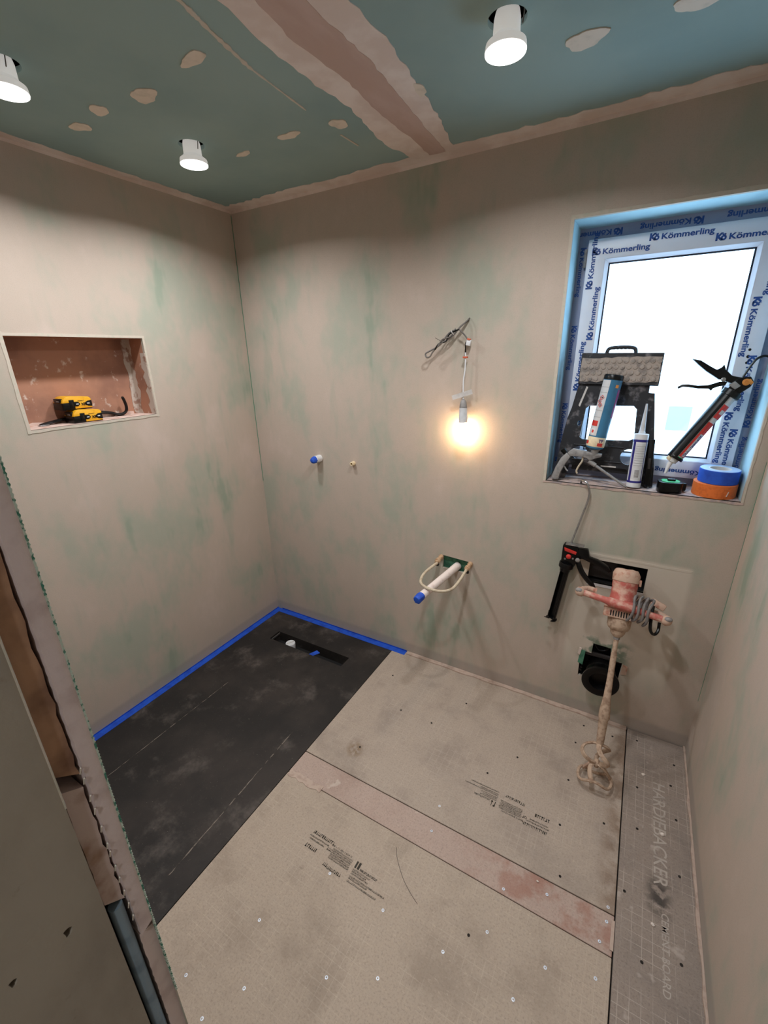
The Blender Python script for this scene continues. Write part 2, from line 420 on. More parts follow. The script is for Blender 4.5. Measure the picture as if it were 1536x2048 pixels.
def ragged(x0, y0, x1, y1, amp, step=0.03, seed=1, sides='lrtb'):
    rnd = random.Random(seed); out = []
    def run(ax, ay, bx, by, on):
        d = math.hypot(bx - ax, by - ay); n = max(1, int(d / step))
        nx, ny = -(by - ay) / d, (bx - ax) / d
        for i in range(n):
            o = rnd.uniform(-amp, amp) if on and i else 0
            out.append((ax + (bx - ax) * i / n + nx * o, ay + (by - ay) * i / n + ny * o))
    run(x0, y0, x1, y0, 'b' in sides); run(x1, y0, x1, y1, 'r' in sides)
    run(x1, y1, x0, y1, 't' in sides); run(x0, y1, x0, y0, 'l' in sides)
    return out
def smooth(pts, n=6):
    pts = [Vector(p) for p in pts]; out = []
    for i in range(len(pts) - 1):
        p0 = pts[max(i - 1, 0)]; p1 = pts[i]; p2 = pts[i + 1]; p3 = pts[min(i + 2, len(pts) - 1)]
        for k in range(n):
            t = k / n
            out.append(0.5 * ((2 * p1) + (p2 - p0) * t + (2 * p0 - 5 * p1 + 4 * p2 - p3) * t * t + (3 * p1 - p0 - 3 * p2 + p3) * t ** 3))
    out.append(pts[-1]); return out
TXT = {}
def text_data(body, bold=0.0, spacing=1.0):
    key = (body, bold, spacing)
    if key not in TXT:
        cu = bpy.data.curves.new('t', 'FONT'); cu.body = body; cu.size = 1.0; cu.offset = bold
        cu.space_character = spacing; cu.resolution_u = 3; cu.extrude = 0.0
        ob = bpy.data.objects.new('t', cu); COL.objects.link(ob)
        bpy.context.view_layer.update()
        me = bpy.data.meshes.new_from_object(ob.evaluated_get(bpy.context.evaluated_depsgraph_get()))
        vs = [tuple(v.co) for v in me.vertices]; fs = [tuple(p.vertices) for p in me.polygons]
        bpy.data.objects.remove(ob); bpy.data.curves.remove(cu); bpy.data.meshes.remove(me)
        x0 = min(v[0] for v in vs); x1 = max(v[0] for v in vs)
        TXT[key] = ([(v[0] - x0, v[1]) for v in vs], fs, x1 - x0)
    return TXT[key]
def text(body, Mx, size, mat, parent, bold=0.02, spacing=1.0, width=None, name='lettering', lift=0.0004, fn=None):
    """flat lettering: local x reading direction, y up, z out of the surface"""
    vs, fs, w = text_data(body, bold, spacing)
    sx = (width / w) if width else size
    pts = [(x * sx, y * size) for x, y in vs]
    mb = MB(Mx)
    mb.add([fn(x, y) if fn else (x, y, lift) for x, y in pts], fs)
    return mb.build(name, mat, parent)
def T(o, u, v):
    """frame at o: x axis u, y axis v, z = u x v"""
    u = Vector(u).normalized(); v = Vector(v).normalized(); w = u.cross(v)
    m = Matrix((u, v, w)).transposed().to_4x4(); m.translation = Vector(o); return m

# ------------------------------------------------------------------ room shell
YH = -1.25
fl = tag(MB().box((-0.02, YH, -0.16), (XR + 0.02, YB + 0.02, -0.07)).build('floor', 'gap'),
         'bathroom floor of beige cement backer boards beside a black tray', 'floor', None, 'structure')
MB().box((0.905, YH, -0.07), (XR, YB, -0.012)).build('subfloor_deck', 'gap', fl)
boards = {}
boards['far'] = MB().box((0.905, 1.0315, -0.012), (2.101, YB - 0.006, 0.0)).build('backer_board', 'board', fl, 0.0012, 1)
boards['strip'] = MB().box((0.905, 0.921, -0.012), (2.101, 1.0285, -0.0008)).build('backer_board', 'board_strip', fl, 0.0012, 1)
boards['near'] = MB().box((0.905, YH, -0.012), (2.101, 0.918, 0.0)).build('backer_board', 'board_low', fl, 0.0012, 1)
boards['side'] = MB().box((2.105, YH, -0.012), (XR - 0.004, YB - 0.004, 0.0008)).build('backer_board', 'board_side', fl, 0.0012, 1)
MB().prism(ragged(0.99, YB - 0.024, 2.10, YB - 0.001, 0.004, 0.05, 3, 'b'), 0.0, 0.006).build('floor_joint_filler', 'floor_filler', fl)
MB().prism(ragged(XR - 0.008, 0.1, XR - 0.0005, YB - 0.002, 0.003, 0.04, 5, 'l'), 0.0, 0.007).build('floor_joint_filler', 'floor_filler', fl)
MB().prism(ragged(2.094, 0.935, 2.1035, 1.015, 0.001, 0.03, 5), 0.0, 0.002).build('floor_joint_filler', 'floor_filler', fl)
MB().prism(ragged(0.91, 0.905, 1.075, 0.932, 0.005, 0.02, 8), 0.0, 0.0018).build('floor_joint_filler', 'floor_filler', fl)
# screws in the boards
SCB = [('far', 1.507, 1.086), ('strip', 1.518, 0.988), ('near', 1.168, 0.493), ('near', 1.484, 0.699), ('near', 1.243, 0.362),
       ('near', 1.425, 0.490), ('near', 1.549, 0.558), ('near', 1.683, 0.698), ('near', 1.779, 0.804), ('near', 1.191, 0.267),
       ('near', 1.280, 0.700), ('near', 1.882, 0.699), ('near', 1.943, 0.806), ('near', 2.066, 0.850), ('strip', 1.791, 0.936),
       ('strip', 1.914, 0.988), ('far', 2.083, 1.045), ('strip', 2.082, 1.003), ('strip', 2.068, 0.942), ('near', 1.081, 0.301)]
SCD = [('side', 2.278, 1.709), ('side', 2.144, 1.772), ('side', 2.263, 1.598), ('side', 2.150, 1.528), ('side', 2.275, 1.453),
       ('side', 2.154, 1.351), ('side', 2.276, 1.247), ('side', 2.124, 1.116), ('side', 2.174, 0.949), ('side', 2.269, 0.996),
       ('far', 2.050, 1.747), ('far', 1.933, 1.75), ('far', 1.913, 1.635), ('far', 1.913, 1.433), ('far', 2.050, 1.315),
       ('far', 1.913, 1.233), ('far', 1.711, 1.439), ('far', 1.623, 1.307), ('far', 1.941, 1.061), ('near', 1.734, 0.770),
       ('far', 1.10, 1.16), ('far', 1.16, 1.43), ('far', 1.32, 1.43), ('far', 1.01, 1.62), ('far', 1.42, 1.62)]
def screw(bd, x, y, bright):
    o = MB(Matrix.Translation((x, y, 0.0012 if bd == 'side' else 0.0))).lathe([(0.0030, -0.003), (0.0046, 0.0), (0.0044, 0.0008), (0.0022, 0.0010), (0.0013, -0.0012), (0.0, -0.0014)] if bright
        else [(0.0036, -0.003), (0.0042, 0.0009), (0.002, 0.0006), (0.0, 0.0004)], 12).build('screw', 'screw' if bright else 'gap', boards[bd])
    return o
for bd, x, y in SCB: screw(bd, x, y, True)
for bd, x, y in SCD: screw(bd, x, y, False)
# printed stamps on the boards (rows of unreadable small print)
def stamp(bd, rows, Mx, seed):
    rnd = random.Random(seed); mb = MB(Mx)
    for x0, x1, y, h, dens in rows:
        x = x0
        while x < x1:
            w = h * rnd.uniform(0.28, 0.6)
            if rnd.random() < dens:
                k = rnd.randint(0, 3)
                if k == 0: mb.add([(x, y, 0), (x + w * .8, y, 0), (x + w * .8, y + h, 0), (x, y + h, 0)], [(0, 1, 2, 3)])
                elif k == 1:
                    mb.add([(x, y, 0), (x + w * .35, y, 0), (x + w * .35, y + h, 0), (x, y + h, 0)], [(0, 1, 2, 3)])
                    mb.add([(x, y + h * .7, 0), (x + w * .85, y + h * .7, 0), (x + w * .85, y + h, 0), (x, y + h, 0)], [(0, 1, 2, 3)])
                else:
                    mb.add([(x, y, 0), (x + w * .85, y, 0), (x + w * .85, y + h * .3, 0), (x, y + h * .3, 0)], [(0, 1, 2, 3)])
                    mb.add([(x + w * .3, y, 0), (x + w * .6, y, 0), (x + w * .6, y + h, 0), (x + w * .3, y + h, 0)], [(0, 1, 2, 3)])
            x += w * 1.25
    return mb.build('printed_stamp', 'ink', boards[bd])
LB = [(0.0, 0.085, 0.080, 0.011, 1), (0.085, 0.165, 0.078, 0.005, .9), (-.005, 0.075, 0.068, 0.005, 1), (0.0, 0.062, 0.058, 0.005, 1),
      (0.075, 0.09, 0.058, 0.010, 1)] + [(0.095, 0.175, 0.070 - i * 0.0062, 0.0045, 1) for i in range(6)] + \
     [(0.0, 0.047, 0.030, 0.013, 1), (0.092, 0.108, 0.012, 0.011, 1), (0.11, 0.165, 0.010, 0.010, 1)]
RB = [(0.190, 0.208, 0.058, 0.022, 1), (0.212, 0.275, 0.058, 0.007, 1)] + [(0.19, 0.255 - (i % 2) * .012, 0.050 - i * 0.0065, 0.0046, 1) for i in range(3)] + \
     [(0.19, 0.32, 0.028, 0.005, 1), (0.19, 0.26, 0.0215, 0.005, 1), (0.19, 0.30, 0.012, 0.005, 1)]
stamp('near', LB + RB, Matrix.Translation((1.150, 0.696, 0.0007)), 3)
stamp('far', LB + RB, Matrix.Translation((1.878, 1.262, 0.0007)) @ Matrix.Rotation(PI, 4, 'Z'), 4)
text('HARDIEBACKER', T((2.204, 1.585, 0.001), (0, -1, 0), (1, 0, 0)), 0.056, 'emboss', boards['side'], 0.006, 1.0, 0.40)
text('CEMENT BOARD', T((2.2235, 1.108, 0.001), (0, -1, 0), (1, 0, 0)), 0.027, 'emboss', boards['side'], 0.006, 1.0, 0.21)
MB().tube(smooth([(1.434, 0.880, 0.0004), (1.452, 0.850, 0.0004), (1.495, 0.808, 0.0004), (1.535, 0.782, 0.0004), (1.570, 0.765, 0.0004)], 6), [0.0003] + [0.0009] * 23 + [0.0003], 6, True, (1, 0.3)).build('scuff_mark', 'scuff', boards['near'])
# crumbs of plaster on the floor
for i, (x, y, r) in enumerate([(1.10, 0.255, 0.007), (1.115, 0.23, 0.005), (1.88, 1.01, 0.004), (2.17, 1.60, 0.007), (2.23, 1.37, 0.008), (2.20, 1.06, 0.006)]):
    o = MB().ball((x, y, r * 0.5), (r, r * 0.8, r * 0.7), 8).build('plaster_crumb', 'crumb', fl, jit=0.0008)

# walls --------------------------------------------------------------
wl = tag(MB(YZ(0)).prism(rect(YF - 0.02, -0.1, YB + 0.02, ZC + 0.02), -0.0125, 0.0, [rect(0.730, 1.374, 1.232, 1.699)]).build('wall_left', 'wall_left'),
         'left wall of patchy grey skim with a recessed niche', 'wall', None, 'structure')
# niche
ND = -0.13
n0, n1, nz0, nz1 = 0.730, 1.232, 1.374, 1.699
MB().box((ND - 0.012, n0 - 0.02, nz0 - 0.02), (ND, n1 + 0.02, nz1 + 0.02)).build('niche_back', 'niche', wl)
MB().box((ND, n0, nz0 - 0.012), (-0.0005, n1, nz0)).build('niche_sill', 'niche_floor', wl)
MB().box((ND, n0, nz1), (-0.0125, n1, nz1 + 0.012)).build('niche_head', 'niche', wl)
MB().box((ND, n0 - 0.012, nz0 - .012), (-0.0125, n0, nz1 + .012)).build('niche_side', 'niche', wl)
MB().box((ND, n1, nz0 - .012), (-0.0125, n1 + 0.012, nz1 + .012)).build('niche_side', 'niche', wl)
MB(YZ(ND)).prism(ragged(n1 - 0.022, nz0, n1, nz1, 0.006, 0.02, 4, 'l'), 0, 0.003).build('niche_filler', 'niche_edge', wl)
MB(XZ(n1)).prism(ragged(ND, nz0, ND + 0.03, nz1, 0.012, 0.02, 6, 'r'), -0.002, 0).build('niche_filler', 'niche_edge', wl)
MB(XZ(n1)).prism(ragged(-0.035, nz0, -0.001, nz1 - 0.06, 0.012, 0.02, 9, 'l'), -0.002, 0).build('niche_filler', 'niche_edge', wl)
MB(YZ(ND)).prism(ragged(n0, nz0, n1 - 0.032, nz0 + 0.012, 0.004, 0.02, 7, 't'), 0, 0.0042).build('niche_filler', 'niche_floor', wl)
for a in (ragged(n0 - 0.012, nz0 - 0.012, n0, nz1 + 0.014, 0.002, 0.03, 11, 'l'), ragged(n1, nz0 - 0.012, n1 + 0.010, nz1 + 0.010, 0.002, 0.03, 12, 'r'),
          ragged(n0, nz1, n1, nz1 + 0.010, 0.0012, 0.03, 13, 't'), ragged(n0, nz0 - 0.010, n1, nz0, 0.002, 0.03, 14, 'b')):
    MB(YZ(0)).prism(a, 0.0, 0.0018).build('niche_corner_bead', 'bead', wl)

wx0, wx1, wz0, wz1 = 1.638, 2.284, 1.102, 2.031      # window opening
fx0, fx1, fz0, fz1 = 1.850, 2.058, 0.682, 0.790      # flush plate opening
soil = [(1.872, 0.200), (2.030, 0.205), (2.036, 0.327), (1.990, 0.33), (1.984, 0.386), (1.914, 0.388), (1.912, 0.335), (1.868, 0.338)]
slot = [(1.190, 0.590), (1.315, 0.585), (1.328, 0.652), (1.192, 0.660)]
wb = tag(MB(XZ(YB)).prism(rect(-0.02, -0.1, XR + 0.02, ZC + 0.02), 0.0, 0.0125,
         [rect(wx0, wz0, wx1, wz1), rect(fx0, fz0, fx1, fz1), soil, slot]).build('wall_back', 'wall_back'),
         'back wall of blotchy grey-green skim around the window and pipe openings', 'wall', None, 'structure')
YW = 1.998                                             # window frame plane
MB().box((wx0 - 0.012, YB + 0.0125, wz0 - .012), (wx0, YW, wz1 + .012)).build('window_reveal_board', 'reveal', wb)
MB().box((wx1, YB + 0.0125, wz0 - .012), (wx1 + 0.012, YW, wz1 + .012)).build('window_reveal_board', 'reveal', wb)
MB().box((wx0, YB + 0.0125, wz1), (wx1, YW, wz1 + 0.012)).build('window_reveal_board', 'reveal', wb)
MB().box((wx0, YB + 0.001, wz0 - 0.012), (wx1, YW, wz0)).build('window_sill_board', 'sill', wb)
for i, a in enumerate((ragged(wx0 - 0.010, wz0, wx0, wz1 + 0.012, 0.0015, 0.03, 21, 'l'), ragged(wx0, wz1, wx1, wz1 + 0.012, 0.002, 0.03, 22, 't'),
          ragged(wx0 - .01, wz0 - 0.008, wx1 + .008, wz0, 0.003, 0.02, 23, 'b'), ragged(wx1, wz0, wx1 + 0.007, wz1, 0.002, 0.03, 24, 'r'))):
    MB(XZ(YB)).prism(a, -0.0016, 0.0).build('window_corner_bead', 'sill' if i == 2 else 'bead', wb)
# recesses behind the openings
def recess(a, c, d, name, mat):
    mb = MB(); t = 0.006; y0 = YB + 0.0125
    mb.box((a[0] - t, y0, a[1] - t), (a[0], d, c[1] + t)); mb.box((c[0], y0, a[1] - t), (c[0] + t, d, c[1] + t))
    mb.box((a[0], y0, a[1] - t), (c[0], d, a[1])); mb.box((a[0], y0, c[1]), (c[0], d, c[1] + t)); mb.box((a[0] - t, d, a[1] - t), (c[0] + t, d + t, c[1] + t))
    return mb.build(name, mat, wb)
recess((fx0, fz0), (fx1, fz1), 1.95, 'cistern_recess', 'black_matt')
recess((1.86, 0.19), (2.045, 0.395), 1.93, 'soil_pipe_recess', 'black_matt')
recess((1.185, 0.58), (1.335, 0.665), 1.862, 'basin_slot_recess', 'greenboard')
MB().box((fx0, 1.868, fz0 + 0.012), (fx0 + 0.098, 1.874, fz1)).build('cistern_panel', 'charcoal', wb)
MB().box((fx0 + 0.098, 1.862, fz0), (fx0 + 0.104, 1.90, fz1)).build('cistern_panel', 'black_matt', wb)
MB(XZ(YB)).prism([(fx0, fz0 - 0.012), (fx1, fz0 - 0.012), (fx1, fz0), (fx0, fz0)], -0.0022, 0.012).build('cut_board_edge', 'white', wb)
MB(XZ(YB)).prism(ragged(fx0 - 0.035, fz1 + 0.016, 2.20, fz1 + 0.024, 0.0012, 0.05, 31), -0.0008, 0).build('plaster_ridge', 'wall_back', wb)
# torn board around soil opening
MB(XZ(YB)).prism([(1.863, 0.27), (1.884, 0.262), (1.888, 0.338), (1.868, 0.341)], -0.0012, 0.02).build('torn_board_edge', 'greenboard', wb)
MB(XZ(YB)).prism([(1.858, 0.318), (1.868, 0.312), (1.872, 0.348), (1.862, 0.35)], -0.004, 0.0).build('plaster_lump', 'filler', wb)
MB(XZ(YB)).prism([(2.036, 0.272), (2.058, 0.278), (2.058, 0.318), (2.040, 0.322)], -0.006, 0.0).build('plaster_lump', 'mixer_cake', wb)

wr = tag(MB(YZ(XR)).prism(rect(YH, -0.1, YB + 0.02, ZC + 0.02), 0.0, 0.0125).build('wall_right', 'wall_right'),
         'right wall of warm beige skim with green blotches', 'wall', None, 'structure')
# green corner joints
MB().box((0.0, YB - 0.0022, 0.9), (0.0022, YB, ZC - 0.02)).build('corner_joint', 'greenboard', wb)
MB().box((XR - 0.0012, YB - 0.0012, 0.25), (XR, YB, 1.25)).build('corner_joint', 'greenboard', wb)

# front wall with the cut doorway jamb ---------------------------------
wf = tag(MB().box((-0.02, -0.15, -0.1), (XJ - 0.014, 0.0765, ZC + 0.02)).build('wall_front', 'gap'),
         'cut doorway wall end with board edge, stud and nail holes', 'wall', None, 'structure')
jr = random.Random(5)
jag = lambda z0, z1, y, amp, st, sd: [(y + random.Random(sd * 997 + i).uniform(-amp, amp), z0 + (z1 - z0) * i / int(abs(z1 - z0) / st)) for i in range(int(abs(z1 - z0) / st) + 1)]
MB(YZ(XJ)).prism(jag(1.098, ZC, 0.0935, 0.00035, 0.004, 1) + jag(ZC, 1.103, 0.1055, 0.00012, 0.006, 2), -XJ, 0.0).build('plasterboard', 'gypsum', wf)
MB(YZ(XJ - 0.004)).prism(jag(-0.07, 1.095, 0.0925, 0.0005, 0.005, 3) + jag(1.092, -0.07, 0.1055, 0.0003, 0.005, 4), -(XJ - .004), 0.0).build('plasterboard', 'gypsum', wf)
MB().box((0.0, YF - 0.0006, -0.07), (XJ - 0.001, YF, ZC)).build('skim_coat', 'wall_left', wf)
mz = []
for i in range(720):
    z = 0.98 + i * 0.0017
    mz.append((0.1055 + (0.0011 if i % 2 else 0.0004), z))
MB(YZ(XJ)).prism(mz + [(0.1050, mz[-1][1]), (0.1050, 0.98)], -0.002, 0.0006).build('mesh_tape_edge', 'mesh', wf)
MB(YZ(XJ - 0.005)).prism(jag(1.318, ZC, 0.0768, 0.0004, 0.01, 5) + jag(ZC, 1.305, 0.0915, 0.0012, 0.01, 6), -0.05, 0.0).build('wood_fibre_fill', 'brown', wf, jit=0.0004)
MB(YZ(XJ - 0.006)).prism(jag(1.163, 1.300, 0.0775, 0.0003, 0.01, 7) + jag(1.292, 1.150, 0.0915, 0.0010, 0.008, 8), -0.05, 0.0).build('broken_plaster_fill', 'brown_pale', wf, jit=0.0004)
MB().tube([(XJ - 0.007, 0.0845, -0.07), (XJ - 0.007, 0.0845, 1.152)], 0.0058, 16).build('metal_stud_tube', 'galv', wf)
for i in range(12):
    z = 1.13 + i * 0.017 + jr.uniform(-.004, .004)
    MB().tube(smooth([(XJ - 0.001, 0.0925, z), (XJ + 0.002, 0.0915, z + .002), (XJ + 0.0015, 0.0905, z - .003)], 3), 0.0006, 5).build('torn_paper_curl', 'bead', wf)
hole = lambda y, z, s: [(y + s * 0.0028 * math.cos(a) * (1 + .3 * math.sin(3 * a + s)), z + 0.005 * s * math.sin(a) * (1 + .2 * math.cos(2 * a))) for a in [2 * PI * i / 16 for i in range(16)]]
MB(YZ(XJ)).prism([(-0.15, -0.07), (0.0755, -0.07), (0.0762, 1.0), (0.0755, 1.4), (0.0758, ZC), (-0.15, ZC)], -0.012, 0.0,
                 [hole(0.050, 1.181, 1.0), hole(0.014, 1.184, 0.8)]).build('jamb_board', 'jamb', wf)
MB().tube([(XJ - 0.0005, 0.0757, 1.29), (XJ - 0.0005, 0.0757, ZC)], 0.0009, 6).build('board_arris', 'bead', wf)
# hallway shell behind the doorway
tag(MB().box((1.20, YH, -0.1), (XJ - 0.014, -0.15, ZC + 0.02)).build('wall_hall_left', 'hall'), 'hallway side wall behind the doorway', 'wall', None, 'structure')
tag(MB().box((1.20, YH - 0.02, -0.1), (XR + 0.02, YH, ZC + 0.02)).build('wall_hall_back', 'hall'), 'hallway end wall behind the doorway', 'wall', None, 'structure')

# ceiling ----------------------------------------------------------------
LIGHTS = [(0.445, 0.724), (0.455, 1.261), (1.545, 1.247), (1.545, 0.722), (1.98, -0.75)]  # last entry: hall lamp out of view, added as fill for the jamb
HR = 0.043
ce = tag(MB().prism(rect(-0.02, YH, XR + 0.02, YB + 0.02), ZC, ZC + 0.0125, [circ(x, y, HR) for x, y in LIGHTS]).build('ceiling', 'ceil'),
         'green plasterboard ceiling with pink filled joints and patches', 'ceiling', None, 'structure')
for x, y in LIGHTS:
    MB(Matrix.Translation((x, y, ZC + 0.0125))).lathe([(HR + 0.006, 0.0), (HR + 0.006, 0.09), (0.0, 0.09), (0.0, 0.086), (HR + 0.002, 0.086), (HR + 0.002, 0.0)]).build('downlight_void', 'black_matt', ce)
def cpatch(name, mat, poly, t=0.0016): return MB().prism(poly, ZC - t, ZC).build(name, mat, ce)
def rag(poly, amp, seed, step=0.022):
    rnd = random.Random(seed); o = []
    for i in range(len(poly)):
        a = Vector(poly[i]); c_ = Vector(poly[(i + 1) % len(poly)]); d_ = c_ - a; n = max(1, int(d_.length / step))
        nv = Vector((-d_.y, d_.x)).normalized()
        for k in range(n): o.append(tuple(a + d_ * (k / n) + nv * rnd.uniform(-amp, amp)))
    return o
band = [(1.055, YH), (1.05, 0.6), (1.056, 0.87), (1.037, 1.0), (1.035, 1.19), (1.046, 1.36), (1.03, 1.5), (1.012, 1.62), (1.04, 1.72), (1.04, YB),
        (1.215, YB), (1.214, 1.76), (1.24, 1.62), (1.255, 1.51), (1.272, 1.34), (1.288, 1.15), (1.281, 1.02), (1.28, 0.6), (1.27, YH)]
cpatch('joint_band', 'filler', rag(band, 0.0055, 3))
core = [(1.12, YH), (1.115, 0.7), (1.118, 0.9), (1.10, 1.05), (1.118, 1.25), (1.105, 1.45), (1.115, 1.62), (1.112, 1.79), (1.175, 1.79), (1.185, 1.62), (1.20, 1.4),
        (1.215, 1.2), (1.205, 1.0), (1.21, 0.7), (1.20, YH)]
cpatch('joint_band_core', 'filler_dark', rag(core, 0.003, 4), 0.0024)
cr = random.Random(9)
crk = [(0.992, 0.60), (0.986, 0.831), (0.966, 0.921), (0.941, 1.065), (0.93, 1.298)]
pp = []; qq = []
for i in range(60):
    t = i / 59 * (len(crk) - 1); k = min(int(t), len(crk) - 2); u = t - k
    x = crk[k][0] * (1 - u) + crk[k + 1][0] * u; y = crk[k][1] * (1 - u) + crk[k + 1][1] * u
    w = (0.006 if i < 45 else 0.003) * cr.uniform(0.5, 1.3)
    pp.append((x + w, y)); qq.append((x - w, y))
cpatch('crack_filler', 'bead', pp + qq[::-1], 0.002)
cpatch('crack_filler', 'bead', [(0.925, 1.48), (0.931, 1.48), (0.936, 1.58), (0.930, 1.58)], 0.002)
for i, (x, y, rx, ry) in enumerate([(0.85, 0.965, 0.045, 0.022), (0.604, 0.995, 0.042, 0.036), (0.423, 0.97, 0.034, 0.026), (0.276, 0.991, 0.034, 0.028),
        (0.552, 1.406, 0.034, 0.016), (0.782, 1.39, 0.045, 0.022), (0.964, 1.417, 0.032, 0.030), (1.687, 1.413, 0.045, 0.040), (1.265, 1.386, 0.016, 0.035),
        (1.909, 1.412, 0.05, 0.03)]):
    rr = random.Random(40 + i); n = 26; ph = [rr.uniform(0, 6) for _ in range(3)]
    rad = lambda a: 0.92 + 0.12 * math.sin(2 * a + ph[0]) + 0.09 * math.sin(3 * a + ph[1]) + 0.06 * math.sin(5 * a + ph[2])
    cpatch('filler_patch', 'patch', [(x + rx * math.cos(a) * rad(a) * rr.uniform(.95, 1.05), y + ry * math.sin(a) * rad(a) * rr.uniform(.95, 1.05)) for a in [2 * PI * k / n for k in range(n)]], 0.0021 + i * 0.00004)
cpatch('edge_filler', 'filler', ragged(-0.001, YF, 0.040, YB, 0.006, 0.03, 51, 'r'))
cpatch('edge_filler', 'filler', ragged(0.03, YB - 0.066, XR, YB + 0.001, 0.010, 0.025, 52, 'b'), 0.0019)
cpatch('edge_filler', 'filler', ragged(XR - 0.04, YF, XR, YB - 0.05, 0.006, 0.03, 53, 'l'))
MB().box((0.0, YF, ZC - 0.012), (0.002, YB, ZC)).build('edge_filler', 'filler', ce)
MB().box((0.0, YB - 0.002, ZC - 0.014), (XR, YB, ZC)).build('edge_filler', 'filler', ce)

# ------------------------------------------------------------------ window
w1 = thing('window_1', ((wx0 + wx1) / 2, YW, wz0), 'white framed window with printed blue protective film', 'window', None, 'structure')
of = MB(XZ(YW)).prism(rect(wx0 - 0.03, wz0 - 0.03, wx1 + 0.03, wz1 + 0.03), 0.0, 0.07, [rect(1.70, 1.16, 2.235, 1.965)]).build('outer_frame', 'frame_in', w1)
sx0, sx1, sz0, sz1 = 1.674, 2.258, 1.134, 1.990
gx0, gx1, gz0, gz1 = 1.7495, 2.180, 1.212, 1.910
YS = 1.977
sa = MB(XZ(YS)).prism(rect(sx0, sz0, sx1, sz1), 0.0, 0.06, [rect(gx0 - 0.012, gz0 - 0.012, gx1 + 0.012, gz1 + 0.012)]).build('sash', 'frame', w1, 0.003, 2)
# mitred glazing beads
g = 0.012
for q in ([(gx0 - g, gz0 - g), (gx1 + g, gz0 - g), (gx1, gz0), (gx0, gz0)], [(gx1 + g, gz0 - g), (gx1 + g, gz1 + g), (gx1, gz1), (gx1, gz0)],
          [(gx1 + g, gz1 + g), (gx0 - g, gz1 + g), (gx0, gz1), (gx1, gz1)], [(gx0 - g, gz1 + g), (gx0 - g, gz0 - g), (gx0, gz0), (gx0, gz1)]):
    vs = [(q[0][0], q[0][1], 0.001), (q[1][0], q[1][1], 0.001), (q[2][0], q[2][1], 0.014), (q[3][0], q[3][1], 0.014)]
    MB(XZ(YS)).add(vs + [(v[0], v[1], 0.03) for v in vs], [(0, 1, 2, 3), (4, 7, 6, 5), (0, 4, 5, 1), (1, 5, 6, 2), (2, 6, 7, 3), (3, 7, 4, 0)]).build('glazing_bead', 'frame', sa)
MB(XZ(YS)).prism(rect(gx0 - .001, gz0 - .001, gx1 + .001, gz1 + .001), 0.0155, 0.022, [rect(gx0 + 0.005, gz0 + 0.005, gx1 - 0.005, gz1 - 0.005)]).build('glazing_gasket', 'gasket', sa)
MB(XZ(YS)).prism(rect(gx0 - 0.008, gz0 - 0.008, gx1 + 0.008, gz1 + 0.008), 0.020, 0.024).build('glass_pane', 'glass', sa)
for z in (1.93, 1.17):
    hg = MB().tube([(sx0 - 0.006, YS + 0.004, z - 0.03), (sx0 - 0.006, YS + 0.004, z + 0.03)], 0.0055, 10).build('hinge', 'gun_grey', w1)
for z in (1.598, 1.576, 1.556):
    MB(frame((2.2245 - (1.598 - z) * .0, YS - 0.0002, z), (0, -1, 0))).lathe([(0.0001, -0.02), (0.0052 if z == 1.576 else 0.0042, -0.02), (0.0052 if z == 1.576 else 0.0042, 0.0006), (0, 0.0006)], 14).build('handle_hole', 'black_matt', sa)
# printed film lettering
def film(kind, pos, u, v, size, mat='print_blue', parent=None):
    o = Vector(pos)
    Mx = T(o, u, v)
    wgap = 0.0
    ud = Vector(u).normalized()
    if 'L' in kind:
        text('K', Mx, size * 1.6, mat, parent, 0.05)
        text('ö', T(o + ud * size * 0.72, u, v), size * 1.5, mat, parent, 0.05)
        wgap = size * 1.95
    if 'W' in kind:
        text('Kömmerling', T(o + ud * wgap, u, v), size * 1.32, mat, parent, 0.028, 1.0, width=size * 8.1)
ys = YS - 0.0006
X, Z = (1, 0, 0), (0, 0, 1); nX, nZ = (-1, 0, 0), (0, 0, -1)
sz = 0.0185
for x, z in ((1.870, 1.963), (1.690, 1.9385), (2.062, 1.9385)): film('LW', (x, ys, z), X, Z, sz, parent=sa)
for z in (1.145, 1.454, 1.825): film('LW' if z < 1.8 else 'LW', (1.7035, ys, z), Z, nX, sz, parent=sa)
for z in (1.272, 1.645): film('LW', (1.7285, ys, z), Z, nX, sz, parent=sa)
for z in (1.950, 1.579, 1.330): film('LW', (2.2265, ys, z), nZ, X, sz, parent=sa)
for z in (1.761, 1.389): film('LW', (2.2015, ys, z), nZ, X, sz, parent=sa)
for x in (2.205, 2.012, 1.83): film('LW', (x, ys, 1.166), nX, nZ, sz, parent=sa)
yo = YW - 0.0006
for x in (2.268, 2.02, 1.78): film('LW', (x, yo, 2.019), nX, nZ, sz, parent=of)
for z in (1.97, 1.70, 1.40): film('LW', (1.6475, yo, z), nZ, X, sz * .9, parent=of)
for z in (1.135, 1.335, 1.71): film('LW', (2.2795, yo, z), Z, nX, sz * .9, parent=of)
# building across the street, seen through the pane
nb = thing('neighbour_house', (2.8, 14.0, -3.0), 'white rendered house wall with one dark window outside', 'building')
MB().box((-4, 14.0, -3), (9.0, 14.3, 2.2)).build('render_wall', 'house', nb)
MB().box((2.60, 13.95, -0.48), (3.12, 14.0, 0.15)).build('far_window', 'house_win', nb)

